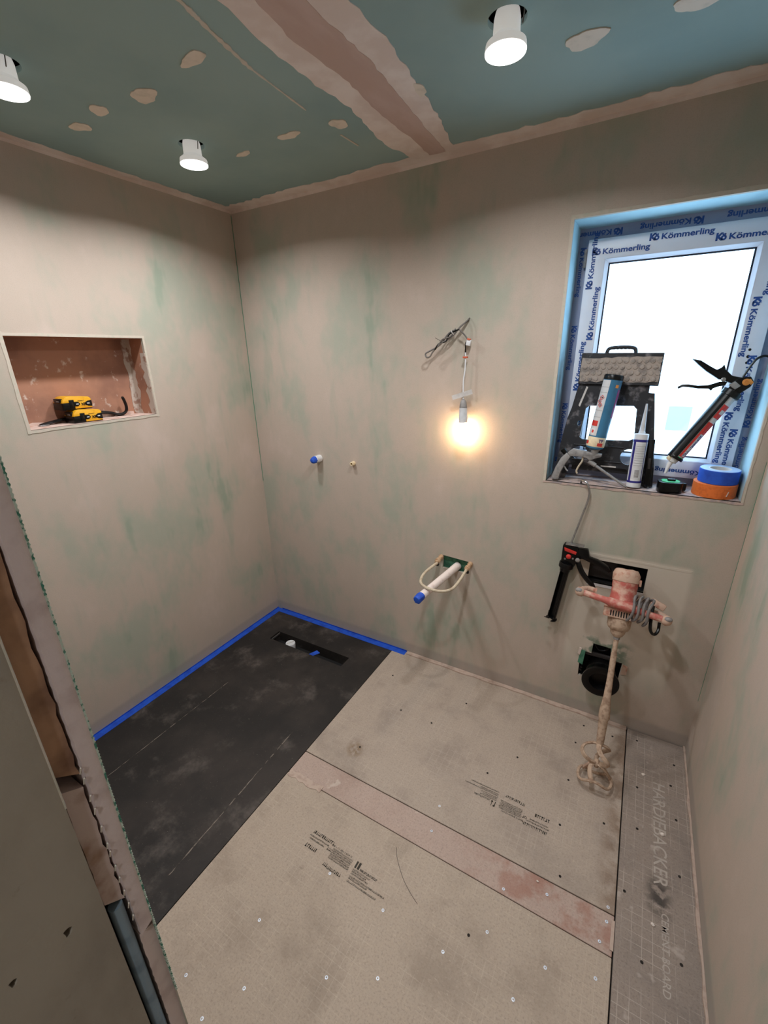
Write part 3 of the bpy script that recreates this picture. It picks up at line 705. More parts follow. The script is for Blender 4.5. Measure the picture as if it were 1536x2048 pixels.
# ------------------------------------------------------------------ shower tray, drain, tape
ty0 = YF
tr_ = thing('shower_tray', (0.45, 0.97, -0.07), 'black level-access shower tray former with long drain slot', 'shower tray')
d0, d1, dy0, dy1 = 0.193, 0.723, 1.548, 1.628
MB().prism(rect(0.002, ty0, 0.902, YB - 0.002), -0.07, -0.001, [rect(d0, dy0, d1, dy1)]).build('tray_panel', 'tray', tr_)
mb = MB(); t_ = 0.004
mb.box((d0, dy0, -0.069), (d1, dy1, -0.065))
ch = mb.build('drain_channel', 'black_matt', tr_)
MB().box((d0 + 0.012, dy0 + 0.004, -0.012), (d0 + 0.015, dy1 - 0.006, -0.002)).build('channel_clip', 'steel', tr_)
def dustline(pts, w, seed):
    r_ = random.Random(seed); a = []; c_ = []
    P = [Vector(p) for p in pts]; n = 40
    for i in range(n + 1):
        p = P[0].lerp(P[-1], i / n); d = (P[-1] - P[0]).normalized(); nn = Vector((-d.y, d.x))
        ww = w * r_.uniform(0.2, 1.2); o = r_.uniform(-.001, .001)
        a.append(tuple(p + nn * (ww + o))); c_.append(tuple(p - nn * (ww - o)))
    MB().prism(a + c_[::-1], -0.001, -0.0004).build('fold_crease', 'chalk', tr_)
dustline([(0.268, 1.16), (0.262, 0.45)], 0.0013, 1)
dustline([(0.785, 1.08), (0.815, 0.43)], 0.0018, 2)
cap = MB(frame((0.324, 1.584, -0.012), (0, 0, 1))).lathe([(0.027, -0.05), (0.029, -0.004), (0.0275, 0), (0.008, 0.001), (0, 0.001)], 24).build('drain_cap', 'white', tr_)
MB(frame((0.324, 1.584, -0.0115), (0, 0, 1)) @ Matrix.Rotation(1.1, 4, 'Z')).box((-0.022, -0.0022, 0), (0.022, 0.0022, 0.003)).build('cap_rib', 'paper', cap)
o = MB().add([(0.500, dy0 - .004, 0.0002), (0.530, dy0 - .004, 0.0002), (0.546, 1.588, -0.006), (0.518, 1.596, -0.003),
              (0.500, dy0 - .004, -0.0006), (0.530, dy0 - .004, -0.0006), (0.546, 1.588, -0.0068), (0.518, 1.596, -0.0038)],
             [(0, 1, 2, 3), (4, 7, 6, 5), (0, 4, 5, 1), (1, 5, 6, 2), (2, 6, 7, 3), (3, 7, 4, 0)]).build('tape_scrap', 'tape')
tag(o, 'small torn scrap of blue tape hanging in the drain slot', 'tape')
def lstrip(name, pts, label):
    pass
o = MB().prism(ragged(0.0008, ty0 + 0.02, 0.036, YB - 0.001, 0.0008, 0.04, 61, 'r'), -0.0008, 0.0006).prism(ragged(0.0006, ty0 + .02, 0.0016, YB - .001, 0, 0.04, 62, ''), 0.0, 0.007).build('masking_tape_strip', 'tape')
tag(o, 'blue masking tape strip along the tray edge at the left wall', 'tape', 'blue tape strips round the tray')
o = MB().prism(ragged(0.036, YB - 0.036, 0.985, YB - 0.0008, 0.0008, 0.04, 63, 'b'), -0.0006, 0.0009)
o.add([(x, y, z) for z in (0, 0.008) for (x, y) in ((0.036, YB - 0.0016), (0.985, YB - 0.0016), (0.985, YB - 0.0006), (0.036, YB - 0.0006))],
      [(0, 1, 2, 3), (4, 7, 6, 5), (0, 4, 5, 1), (1, 5, 6, 2), (2, 6, 7, 3), (3, 7, 4, 0)])
o = o.build('masking_tape_strip', 'tape')
tag(o, 'blue masking tape strip along the tray edge at the back wall', 'tape', 'blue tape strips round the tray')

# ------------------------------------------------------------------ downlights
LAB = ['lit round downlight at the left edge of the picture', 'lit round downlight near the back left ceiling corner',
       'lit round downlight hanging right of the pink ceiling joint', 'lit round downlight out of view nearest the doorway', 'unseen downlight added in the hallway to brighten the doorway jamb']
for i, (x, y) in enumerate(LIGHTS):
    t_ = thing('downlight', (x, y, ZC), LAB[i], 'ceiling light', 'ceiling downlights')
    F = frame((x, y, ZC), (0, 0, -1))
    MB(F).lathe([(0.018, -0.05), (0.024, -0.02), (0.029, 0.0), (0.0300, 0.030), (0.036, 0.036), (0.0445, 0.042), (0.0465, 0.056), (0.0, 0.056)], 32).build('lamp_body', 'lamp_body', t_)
    le = MB(F).lathe([(0.0455, 0.0565), (0.0455, 0.0585), (0.038, 0.061), (0.0, 0.062)], 32).build('lens', 'led', t_)
    MB(F).tube(smooth([(0.03, 0.0, -0.03), (0.038, 0.004, -0.005), (0.036, 0.006, 0.02)], 4), 0.0015, 6).build('spring_clip', 'wire', t_)
    ld = bpy.data.lights.new('downlight_glow', 'AREA'); ld.shape = 'DISK'; ld.size = 0.088; ld.spread = math.radians(DOWNLIGHT_SPREAD)
    ld.energy = DOWNLIGHT_W if y > 0 else HALL_FILL_W; ld.color = DOWNLIGHT_COL
    lo = bpy.data.objects.new('downlight_glow', ld); COL.objects.link(lo); lo.parent = t_; lo.location = (0, 0, -0.066)

# ------------------------------------------------------------------ hanging bulb and cables
t_ = thing('hanging_bulb', (1.275, YB, 1.738), 'bare lit warm bulb in grey holder hanging from cable', 'light bulb')
yb = 1.80
MB().tube(smooth([(1.276, YB + 0.006, 1.742), (1.277, 1.822, 1.735), (1.262, 1.80, 1.715), (1.25, 1.795, 1.70), (1.268, 1.80, 1.68), (1.288, 1.805, 1.655)], 5), 0.0028, 8).build('supply_cable', 'wire', t_)
MB(frame((1.288, 1.806, 1.648), (0.2, 0, 1))).box((-0.009, -0.006, -0.012), (0.009, 0.006, 0.010)).build('wire_connector', 'white', t_, 0.001)
MB(frame((1.290, 1.803, 1.657), (0.2, 0, 1))).box((-0.008, -0.006, 0), (0.006, 0.006, 0.006)).build('connector_lever', 'amber', t_, 0.001)
MB().tube(smooth([(1.284, 1.806, 1.652), (1.276, 1.806, 1.648), (1.275, 1.806, 1.628), (1.276, 1.806, 1.61)], 4), 0.0026, 8).build('dark_wire', 'black', t_)
MB(frame((1.2765, 1.806, 1.592), (0, 0, 1))).box((-0.010, -0.006, -0.004), (0.010, 0.006, 0.003)).build('connector_lever', 'amber', t_, 0.001)
MB().tube(smooth([(1.276, 1.806, 1.61), (1.277, 1.806, 1.58), (1.277, 1.805, 1.54), (1.273, 1.803, 1.50), (1.275, 1.80, 1.46), (1.276, 1.80, 1.425)], 5), 0.0030, 8).build('white_flex', 'white', t_)
fr = frame((1.272, 1.799, 1.443), (0, -1, 0)) @ Matrix.Rotation(math.radians(-18), 4, 'Z')
MB(T((1.272, 1.796, 1.443), (1, 0, 0.32), (-0.32, 0, 1))).prism(rect(-0.046, -0.010, 0.046, 0.009), 0, 0.0014).build('tape_flag', 'paper', t_)
hb = frame((1.277, 1.80, 1.425), (0.03, 0, -1))
MB(hb).lathe([(0.003, 0), (0.008, 0.004), (0.013, 0.014), (0.0165, 0.035), (0.0165, 0.036)], 20).build('holder_cap', 'gun_grey', t_)
MB(hb).lathe([(0.0158, 0.0365), (0.0165, 0.037), (0.0178, 0.072), (0.0182, 0.073), (0.0182, 0.098), (0.0, 0.098)], 20).build('lamp_holder', 'label_white', t_)
bb = MB(hb).lathe([(0.013, 0.098), (0.015, 0.108), (0.024, 0.128), (0.0285, 0.145), (0.0285, 0.155), (0.024, 0.170), (0.014, 0.179), (0.0, 0.182)], 24).build('glass_bulb', 'bulb', t_)
t_ = thing('folded_cable', (1.25, YB, 1.70), 'bundle of folded grey cable tied beside the hanging bulb', 'cable')
A_ = Vector((1.258, 1.806, 1.715)); B_ = Vector((1.105, 1.79, 1.598)); d = (B_ - A_); nn = Vector((-d.z, 0, d.x)).normalized()
def along(k, o, q=0.0): return A_ + d * k + nn * o + Vector((0, q, 0))
MB().tube(smooth([(1.276, YB + 0.004, 1.735), along(0.05, 0.0), along(0.3, 0.010, -.004), along(0.55, 0.002, -.006), along(0.8, 0.004), along(0.93, 0.012), along(1.0, 0.004),
                  along(0.97, -0.010), along(0.85, -0.006), along(0.6, 0.002), along(0.35, -0.010), along(0.18, -0.004)], 6), 0.0034, 8).build('cable_loop', 'wire', t_)
MB().tube(smooth([along(0.10, 0.006, -.004), along(0.3, -0.004, -.008), along(0.45, 0.008, -.006), along(0.6, -0.003, -.006), along(0.75, 0.004, -.004)], 6), 0.0032, 8).build('cable_fold', 'black', t_)
MB().tube(smooth([along(0.15, -0.006, -.002), along(0.32, 0.006, -.010), along(0.5, -0.006, -.008), along(0.66, 0.004, -.008)], 6), 0.0030, 8).build('cable_fold', 'wire', t_)
MB().tube(smooth([along(0.24, 0.013, 0), along(0.24, 0.0, -.013), along(0.24, -0.013, 0), along(0.24, 0, .008), along(0.24, 0.013, 0)], 5), 0.0016, 6).build('tie_wire', 'paper', t_)
MB().tube([along(0.52, 0.0, -.008), along(0.60, -0.032, -.008)], 0.0009, 6).build('tie_tail', 'black', t_)

# ------------------------------------------------------------------ pipe stubs on the back wall
t_ = thing('pipe_stub', (0.455, YB, 1.083), 'capped pipe stub wrapped in white and blue tape, left one', 'pipe stub')
F = frame((0.455, YB, 1.083), (-0.10, -1, -0.02))
MB(F).lathe([(0.020, 0.0), (0.0215, 0.012), (0.0195, 0.024), (0.0205, 0.036), (0.017, 0.040), (0.0, 0.040)], 14).build('white_wrap', 'white', t_, jit=0.0008)
MB(F).lathe([(0.0195, 0.036), (0.0185, 0.052), (0.015, 0.062), (0.008, 0.066), (0.0, 0.066)], 10).build('blue_wrap', 'tape', t_, jit=0.0016)
t_ = thing('pipe_stub', (0.678, YB, 1.077), 'small cream pipe stub poking from the wall, right one', 'pipe stub')
F = frame((0.678, YB, 1.077), (0, -1, 0.05))
MB(F).lathe([(0.011, 0.0), (0.0115, 0.012), (0.0105, 0.024), (0.007, 0.025), (0.0065, 0.010), (0.0, 0.010)], 14).build('stub_tube', 'cream', t_, jit=0.0005)

# ------------------------------------------------------------------ basin plumbing
t_ = thing('basin_waste_pipe', (1.262, YB, 0.607), 'white plastic basin waste pipe with blue taped end', 'pipe')
pa = Vector((1.264, YB + 0.02, 0.609)); pb = Vector((1.203, 1.512, 0.580))
F = frame(pa, pb - pa); Ln = (pb - pa).length
MB(F).lathe([(0.0195, 0.0), (0.0195, 0.05), (0.0185, 0.052), (0.0185, Ln - 0.02), (0.0, Ln - 0.02)], 22).build('pipe_tube', 'pvc', t_)
MB(F).lathe([(0.0192, Ln - 0.035), (0.0205, Ln - 0.02), (0.0190, Ln - 0.002), (0.0150, Ln + 0.006), (0.0, Ln + 0.008)], 11).build('blue_tape_wrap', 'tape', t_, jit=0.0011)
MB(F @ Matrix.Translation((-0.006, -0.018, Ln - 0.018))).box((-0.012, -0.009, -0.010), (0.012, 0.006, 0.014)).build('tape_tab', 'tape', t_, 0.003)
t_ = thing('basin_hose_loop', (1.258, YB, 0.60), 'cream flexible hose looping between two plastered basin taps tails', 'hose')
for sx_, vx, vz in ((-1, 1.183, 0.650), (1, 1.335, 0.645)):
    F = frame((vx, YB, vz), (0.02 * sx_ - 0.03, -1, -0.12))
    MB(F).lathe([(0.010, -0.004), (0.0125, 0.0), (0.0125, 0.012), (0.0095, 0.014), (0.0095, 0.034), (0.0135, 0.036), (0.0135, 0.050), (0.0085, 0.052), (0.0085, 0.062), (0, 0.062)], 12).build('valve_tail', 'brass', t_, jit=0.0006)
    MB(F @ Matrix.Translation((0.006, -0.012, 0.055))).box((-0.006, -0.006, -0.004), (0.006, 0.004, 0.008)).build('tail_clip', 'black_matt', t_, 0.001)
MB().tube(smooth([(1.186, 1.775, 0.640), (1.176, 1.755, 0.634), (1.160, 1.70, 0.622), (1.158, 1.655, 0.612), (1.178, 1.605, 0.610), (1.225, 1.575, 0.612),
                  (1.285, 1.582, 0.608), (1.322, 1.625, 0.608), (1.336, 1.685, 0.626), (1.337, 1.745, 0.637), (1.335, 1.775, 0.638)], 7), 0.0068, 12).build('flexible_hose', 'hose', t_)

# ------------------------------------------------------------------ soil pipe connector
t_ = thing('soil_pipe_connector', (1.955, YB, 0.262), 'black toilet soil pipe connector sticking out of wall opening', 'pipe')
F = frame((1.957, YB + 0.05, 0.262), (0.06, -1, -0.02), (1, 0, 0))
MB(F).lathe([(0.054, 0.0), (0.054, 0.06), (0.060, 0.062), (0.060, 0.075), (0.056, 0.077), (0.056, 0.105), (0.046, 0.105), (0.046, 0.02), (0.0, 0.02)], 36).build('pipe_barrel', 'black', t_)
MB(F).lathe([(0.052, 0.10), (0.068, 0.118), (0.0735, 0.124), (0.0735, 0.133), (0.066, 0.135), (0.044, 0.130), (0.040, 0.118), (0.040, 0.04), (0.0, 0.04)], 36).build('rubber_flange', 'black', t_)
MB().box((1.880, 1.838, 0.318), (2.030, 1.850, 0.336)).build('fixing_bracket', 'charcoal', t_, 0.002)
MB().tube(smooth([(1.918, 1.862, 0.372), (1.935, 1.855, 0.352), (1.95, 1.853, 0.348), (1.965, 1.855, 0.354), (1.98, 1.862, 0.374)], 4), 0.006, 8).build('flush_pipe_rim', 'black', t_)
for x, z in ((1.882, 0.255), (1.881, 0.24)):
    MB(frame((x, 1.826, z), (0, -1, 0))).lathe([(0.004, -0.01), (0.005, 0.0), (0.0045, 0.006), (0, 0.006)], 8).build('bolt', 'black', t_)

# ------------------------------------------------------------------ niche: batteries and wrecking bar
def battery(loc, rot, label):
    t = thing('tool_battery', (0, 0, 0), label, 'battery', 'tool batteries in the niche')
    L, D, = 0.112, 0.074        # length along local x, depth along local y (front at -y)
    MB().prism(rrect(0, 0, L, D, 0.006), 0.0, 0.027).build('base_shell', 'black', t, 0.002)
    prof = [(0.001, 0.0268), (0.112, 0.0268), (0.112, 0.038), (0.104, 0.046), (0.060, 0.050), (0.034, 0.0525), (0.018, 0.050), (0.006, 0.040)]
    MB(Matrix(((1, 0, 0, 0), (0, 0, 1, 0.0), (0, 1, 0, 0), (0, 0, 0, 1)))).prism(prof, 0.001, D - 0.001).build('top_shell', 'yellow', t, 0.0025)
    fq = Matrix(((1, 0, 0, 0), (0, 0, 1, -0.0015), (0, 1, 0, 0), (0, 0, 0, 1)))
    MB(fq).prism([(0.026, 0.004), (0.044, 0.004), (0.044, 0.038), (0.026, 0.038)], 0, 0.004).build('side_grip', 'black', t, 0.001)
    MB(fq).prism([(0.042, 0.012), (0.056, 0.012), (0.064, 0.018), (0.064, 0.024), (0.056, 0.030), (0.042, 0.030)], -0.001, 0.003).build('side_grip', 'black', t, 0.001)
    MB(fq).prism([(0.111, 0.008), (0.094, 0.010), (0.084, 0.017), (0.084, 0.024), (0.094, 0.030), (0.111, 0.032)], -0.001, 0.003).build('side_grip', 'black', t, 0.001)
    MB(fq).prism([(0.044, 0.003), (0.110, 0.003), (0.110, 0.036), (0.044, 0.036)], 0.0005, 0.003).build('yellow_panel', 'yellow', t, 0.001)
    for x0 in (0.049, 0.091): MB(fq).prism(rrect(x0, 0.0185, x0 + 0.010, 0.0225, 0.0015), -0.0018, 0.0).build('grip_pip', 'label_white', t)
    text('XR', T((0.068, -0.0018, 0.014), (1, 0, 0), (0, 0, 1)), 0.014, 'black', t, 0.04)
    text('DEWALT', T((0.058, -0.0018, 0.0305), (1, 0, 0), (0, 0, 1)), 0.0058, 'black', t, 0.02)
    text('DEWALT', T((0.056, 0.012, 0.0508), (1, 0, -0.05), (0, 1, 0)), 0.007, 'red', t, 0.04)
    MB().box((-0.001, 0.012, 0.028), (0.012, D - 0.012, 0.044)).build('release_latch', 'black', t, 0.003)
    MB().box((-0.0016, 0.020, 0.031), (0.004, 0.040, 0.036)).build('latch_glint', 'gun_grey', t, 0.001)
    t.location = loc; t.rotation_euler = rot
    return t
# local x runs along the wall (+y), the front face turns to +x (into the room)
battery((-0.030, 0.896, 1.3745), (0, 0, math.radians(90)), 'lower yellow and black tool battery standing on the niche floor')
battery((-0.046, 0.876, 1.4275), (0, 0, math.radians(91)), 'upper yellow and black tool battery stacked on the other')
t_ = thing('wrecking_bar', (-0.112, 0.98, 1.375), 'black flat wrecking bar with upturned hook lying in the niche', 'crowbar')
bar = smooth([(-0.088, 0.800, 1.3770), (-0.100, 0.835, 1.382), (-0.113, 0.90, 1.388), (-0.117, 1.00, 1.393), (-0.117, 1.05, 1.398), (-0.115, 1.09, 1.391), (-0.108, 1.115, 1.3815), (-0.100, 1.135, 1.383),
              (-0.096, 1.149, 1.394), (-0.093, 1.152, 1.414), (-0.092, 1.148, 1.438), (-0.091, 1.142, 1.456)], 6)
MB().tube(bar, [0.005] + [0.0115] * (len(bar) - 6) + [0.0115, 0.0115, 0.011, 0.0105, 0.009], 8, True, (1.0, 0.55)).build('bar_body', 'black_iron', t_, ang=60)
MB(frame((-0.088, 0.812, 1.378), (0, 0, 1))).box((-0.010, -0.018, -0.003), (0.010, 0.016, 0.001)).build('bar_claw', 'steel', t_, 0.001)

# ------------------------------------------------------------------ sill: step stool
# leaning plane  y = y0 + k (z - wz0)
def LEAN(y0, k):
    v = Vector((0, k, 1)).normalized()
    u = Vector((1, 0, 0)); w = u.cross(v)     # w points towards -y (camera side)
    m = Matrix((u, v, w)).transposed().to_4x4(); m.translation = Vector((0, y0, wz0)); return m
t_ = thing('step_stool', (1.835, 1.93, wz0), 'black folded plastic step stool caked in plaster leaning on window', 'step stool')
LS = LEAN(1.918, 0.10)
h = lambda z: z - wz0
out = [(1.655, h(1.104)), (1.700, h(1.104)), (1.712, h(1.160)), (1.882, h(1.163)), (1.975, h(1.160)), (1.982, h(1.104)), (2.020, h(1.104)), (2.014, h(1.171)), (1.972, h(1.452)), (1.952, h(1.454)),
       (1.952, h(1.50)), (1.712, h(1.50)), (1.702, h(1.456)), (1.692, h(1.39)), (1.680, h(1.346)), (1.668, h(1.251))]
holes = [[(1.737, h(1.275)), (1.748, h(1.267)), (1.914, h(1.273)), (1.930, h(1.282)), (1.922, h(1.392)), (1.910, h(1.404)), (1.757, h(1.400)), (1.745, h(1.390))],
         circ(1.924, h(1.210), 0.031, 20), circ(1.745, h(1.212), 0.028, 20), circ(1.727, h(1.33), 0.006, 10, 0.011)]
MB(LS).prism(out, 0.0, 0.016, holes).build('front_leg_panel', 'stool', t_, 0.002, 1)
MB(LS).prism([(1.668, 0.004), (1.69, 0.004), (1.72, h(1.45)), (1.70, h(1.45))], -0.022, -0.002).build('rear_leg', 'stool', t_, 0.002, 1)
MB(LS).prism([(1.992, 0.004), (2.016, 0.004), (1.972, h(1.45)), (1.950, h(1.45))], -0.022, -0.002).build('rear_leg', 'stool', t_, 0.002, 1)
MB(LS).prism([(1.72, h(1.14)), (1.96, h(1.14)), (1.958, h(1.165)), (1.722, h(1.165))], -0.02, -0.002).build('rear_stretcher', 'stool', t_, 0.002, 1)
for z in (1.185, 1.245): MB(LS).tube([(1.72, h(z), 0.017), (1.90, h(z), 0.017)], 0.003, 8).build('moulded_rib', 'stool', t_)
slab = MB(LS).prism([(1.704, h(1.482)), (1.979, h(1.478)), (1.979, h(1.594)), (1.704, h(1.598))], 0.004, 0.026).build('top_step', 'stool', t_, 0.002, 1)
MB(LS).prism(ragged(1.708, h(1.492), 1.975, h(1.580), 0.003, 0.02, 71), 0.025, 0.0272).build('grip_surface', 'grip', slab)
rr = random.Random(3)
for r_ in range(4):
    for c_ in range(12):
        MB(LS @ Matrix.Translation((1.722 + c_ * 0.0215 + (0.010 if r_ % 2 else 0), h(1.502 + r_ * 0.0215), 0.027))).lathe([(0.0088, 0), (0.0082, 0.0022), (0.005, 0.003), (0, 0.003)], 12).build('grip_stud', 'grip', slab)
hd = smooth([(1.790, h(1.585), 0.015), (1.791, h(1.603), 0.015), (1.800, h(1.614), 0.015), (1.838, h(1.617), 0.015), (1.876, h(1.614), 0.015), (1.886, h(1.603), 0.015), (1.887, h(1.585), 0.015)], 6)
MB(LS).tube(hd, 0.0066, 10).build('carry_handle', 'stool', t_)
for i in range(5): MB(LS).ball((1.812 + i * 0.013, h(1.6125), 0.015), (0.007, 0.004, 0.005), 8).build('handle_ridge', 'stool', t_)
MB(LS).prism([(1.716, h(1.40)), (1.722, h(1.395)), (1.742, h(1.470)), (1.736, h(1.475))], 0.016, 0.0172).build('plaster_splash', 'stool_edge', t_)
MB(LS).prism(ragged(1.83, h(1.164), 1.885, h(1.169), 0.002, 0.012, 73), 0.016, 0.0175).build('plaster_splash', 'stool_edge', t_)

# ------------------------------------------------------------------ sill: foam gun with can
t_ = thing('foam_gun', (1.80, 1.86, wz0), 'grey foam applicator gun with upturned blue and white can', 'foam gun')
LG = LEAN(1.853, 0.095)
ca = LG @ Vector((1.800, h(1.240), 0.0)); cb = LG @ Vector((1.831, h(1.520), 0.0))
Fc = frame(ca, cb - ca, (1, 0, 0)); CL = (cb - ca).length; R = 0.0325
cn = MB(Fc).lathe([(0.010, -0.002), (0.014, 0.0), (0.030, 0.008), (0.0325, 0.014), (R, 0.016), (R, CL - 0.016), (R + .001, CL - 0.014), (R + .001, CL - 0.002), (R - .002, CL), (R - .006, CL - 0.006), (0, CL - 0.003)], 36).build('foam_can', 'can_blue', t_)
MB(Fc).lathe([(R - .004, CL - 0.018), (R + .0014, CL - 0.017), (R + .0016, CL - 0.003), (R - .001, CL + 0.0012), (R - .004, CL - .002)], 36).build('can_rim', 'black', cn)
MB(Fc).lathe([(R, 0.014), (R + .0006, 0.016), (R + .0006, 0.050), (R, 0.051)], 36).build('label_band', 'cream', cn)
# angle 270 deg points at the camera side (-y of the local frame)
MB(Fc).patch(R, 196, 262, 0.056, CL - 0.02, 0.0008).build('label_panel', 'label_white', cn)
MB(Fc).patch(R, 326, 346, CL * 0.45, CL - 0.05, 0.0008).build('label_stripe', 'magenta', cn)
MB(Fc).patch(R, 208, 252, 0.092, 0.112, 0.0014).build('label_mark', 'red', cn)
MB(Fc).patch(R, 212, 248, 0.060, 0.082, 0.0014).build('label_mark', 'white', cn)
MB(Fc).patch(R, 226, 240, 0.066, 0.077, 0.0018).build('label_mark', 'red', cn)
MB(Fc).patch(R, 196, 222, 0.022, 0.034, 0.0014).build('label_mark', 'red', cn)
MB(Fc).patch(R, 284, 318, 0.018, 0.030, 0.0014).build('label_mark', 'red', cn)
MB(Fc).patch(R, 300, 318, CL - 0.045, CL - 0.034, 0.0014).build('label_mark', 'orange_part', cn)
for (a_, hh) in ((236, 0.198), (224, 0.184), (236, 0.170)):
    an = math.radians(a_)
    Fd = Fc @ Matrix.Translation((math.cos(an) * (R + .0012), math.sin(an) * (R + .0012), hh)) @ frame((0, 0, 0), (math.cos(an), math.sin(an), 0), (0, 0, 1)).to_3x3().to_4x4() @ Matrix.Rotation(PI / 4, 4, 'Z')
    MB(Fd).prism(rect(-.0065, -.0065, .0065, .0065), 0, 0.0006, [rect(-.0048, -.0048, .0048, .0048)]).build('hazard_mark', 'red', cn)
    MB(Fd).prism(circ(0, 0, 0.0025, 8), 0, 0.0006).build('hazard_mark', 'black', cn)
for hh in (0.125, 0.15, 0.216, 0.236): MB(Fc).patch(R, 198, 260, hh, hh + 0.0012, 0.0012).build('label_mark', 'gun_grey', cn)
text('TF', Fc, 0.016, 'dark_blue', cn, 0.03, fn=lambda x, y: ((R + .0012) * math.cos(math.radians(286) + x / R), (R + .0012) * math.sin(math.radians(286) + x / R), 0.033 + y))
# gun
P3 = lambda x, z, w=0.0: LG @ Vector((x, h(z), w))
MB(LG).prism([(1.706, h(1.222)), (1.725, h(1.240)), (1.775, h(1.232)), (1.806, h(1.228)), (1.832, h(1.226)), (1.830, h(1.214)), (1.808, h(1.206)), (1.792, h(1.196)), (1.778, h(1.206)), (1.752, h(1.210)), (1.716, h(1.208))], -0.011, 0.011).build('gun_body', 'gun_grey', t_, 0.003)
MB(LG).prism([(1.704, h(1.222)), (1.720, h(1.206)), (1.702, h(1.172)), (1.690, h(1.140)), (1.684, h(1.108)), (1.666, h(1.106)), (1.656, h(1.118)), (1.668, h(1.160)), (1.684, h(1.198))], -0.012, 0.012).build('handle', 'gun_grey', t_, 0.004)
MB().tube(smooth([P3(1.700, 1.165, 0), P3(1.710, 1.150, 0), P3(1.716, 1.146, 0)], 3), 0.003, 8).build('handle_spur', 'gun_grey', t_)
MB().tube(smooth([P3(1.764, 1.212), P3(1.764, 1.192), P3(1.754, 1.170), P3(1.748, 1.150), P3(1.752, 1.140)], 4), 0.0036, 8).build('trigger', 'hose', t_)
MB(frame(P3(1.803, 1.226), cb - ca)).lathe([(0.012, -0.008), (0.014, 0.0), (0.014, 0.012), (0.017, 0.014), (0.017, 0.02), (0, 0.02)], 16).build('can_adapter', 'gun_grey', t_)
tip = Vector((1.934, 1.847, 1.1075)); st = P3(1.788, 1.194)
MB().tube([st, st.lerp(tip, 0.18), st.lerp(tip, 0.181), st.lerp(tip, 0.94), tip], [0.0095, 0.0085, 0.0055, 0.0048, 0.003], 12).build('barrel', 'gun_grey', t_)
MB().tube([P3(1.70, 1.215), P3(1.686, 1.232)], [0.009, 0.011], 12).build('flow_knob', 'black', t_)

# ------------------------------------------------------------------ sill: sealant cartridge
t_ = thing('sealant_cartridge', (1.955, 1.868, wz0), 'white sealant cartridge with dark blue bands and nozzle', 'cartridge')
c0 = Vector((1.955, 1.872, wz0 + 0.004)); c1 = Vector((1.953, 1.893, 1.308)); F = frame(c0, c1 - c0); L_ = (c1 - c0).length; r_ = 0.0245
ct = MB(F).lathe([(r_ - .003, 0.004), (r_ - .001, 0.0), (r_, 0.001), (r_, L_ - 0.002), (r_ - .002, L_), (0.010, L_ + 0.002), (0, L_ + .002)], 32).build('tube', 'white', t_)
MB(F).lathe([(r_, 0.018), (r_ + .0006, 0.0185), (r_ + .0006, 0.0255), (r_, 0.026)], 32).build('blue_band', 'dark_blue', ct)
MB(F).lathe([(r_, L_ - 0.030), (r_ + .0006, L_ - 0.0295), (r_ + .0006, L_ - 0.0215), (r_, L_ - 0.021)], 32).build('blue_band', 'dark_blue', ct)
MB(F).patch(r_, 214, 236, 0.0255, L_ - 0.03, 0.0006).build('blue_stripe', 'dark_blue', ct)
MB(F).patch(r_, 240, 320, 0.032, L_ - 0.036, 0.0006).build('label_panel', 'label_white', ct)
MB(F).patch(r_, 322, 328, 0.0255, L_ - 0.03, 0.0006).build('blue_stripe', 'dark_blue', ct)
for i in range(7): MB(F).patch(r_, 262, 296, 0.040 + i * 0.0042, 0.0422 + i * 0.0042, 0.0010).build('barcode', 'cord', ct)
for i in range(9): MB(F).patch(r_, 246, 316, 0.085 + i * 0.009, 0.0858 + i * 0.009, 0.0010).build('small_print', 'cord', ct)
MB(F).lathe([(0.0115, L_ + 0.001), (0.0115, L_ + 0.006), (0.0098, L_ + 0.008), (0.0032, L_ + 0.110), (0.0, L_ + 0.110)], 18).build('nozzle', 'label_white', t_)
# black tool standing behind the cartridge
t_ = thing('utility_knife', (1.998, 1.885, wz0), 'slim black hand tool with ring end upright beside the cartridge', 'hand tool')
F = frame((2.000, 1.886, wz0 + 0.016), (-0.06, 0.13, 1))
MB(F).prism(rrect(-0.011, -0.007, 0.011, 0.007, 0.004), 0.0, 0.17).build('tool_body', 'black', t_, 0.002)
MB(F).tube([(0.0115 * math.cos(a), -0.002, -0.004 + 0.0085 * math.sin(a)) for a in [2 * PI * i / 20 for i in range(21)]], 0.003, 8, False).build('end_ring', 'black', t_)
MB(F).box((-0.004, -0.0085, 0.06), (0.004, -0.006, 0.10)).build('tool_slider', 'charcoal', t_, 0.001)

# ------------------------------------------------------------------ sill: caulking gun leaning right, tape measure, tape rolls
t_ = thing('caulking_gun', (2.10, 1.88, 1.17), 'black caulking gun with red sealant tube leaning against the window', 'caulking gun')
LC = LEAN(1.865 - 0.15 * (1.15 - wz0), 0.15)
Q3 = lambda x, z, w=0.0: LC @ Vector((x, h(z), w))
b0 = Q3(2.072, 1.235); b1 = Q3(2.190, 1.455); F = frame(b0, b1 - b0, LC.to_3x3() @ Vector((0, 0, -1))); L_ = (b1 - b0).length
wv = LC.to_3x3() @ Vector((0, 0, 1))
F = T(b0, (b1 - b0).cross(wv), wv) @ Matrix.Identity(4)
zax = (b1 - b0).normalized(); xr = zax.cross(wv).normalized() * -1
F = Matrix((xr, zax.cross(xr), zax)).transposed().to_4x4(); F.translation = b0
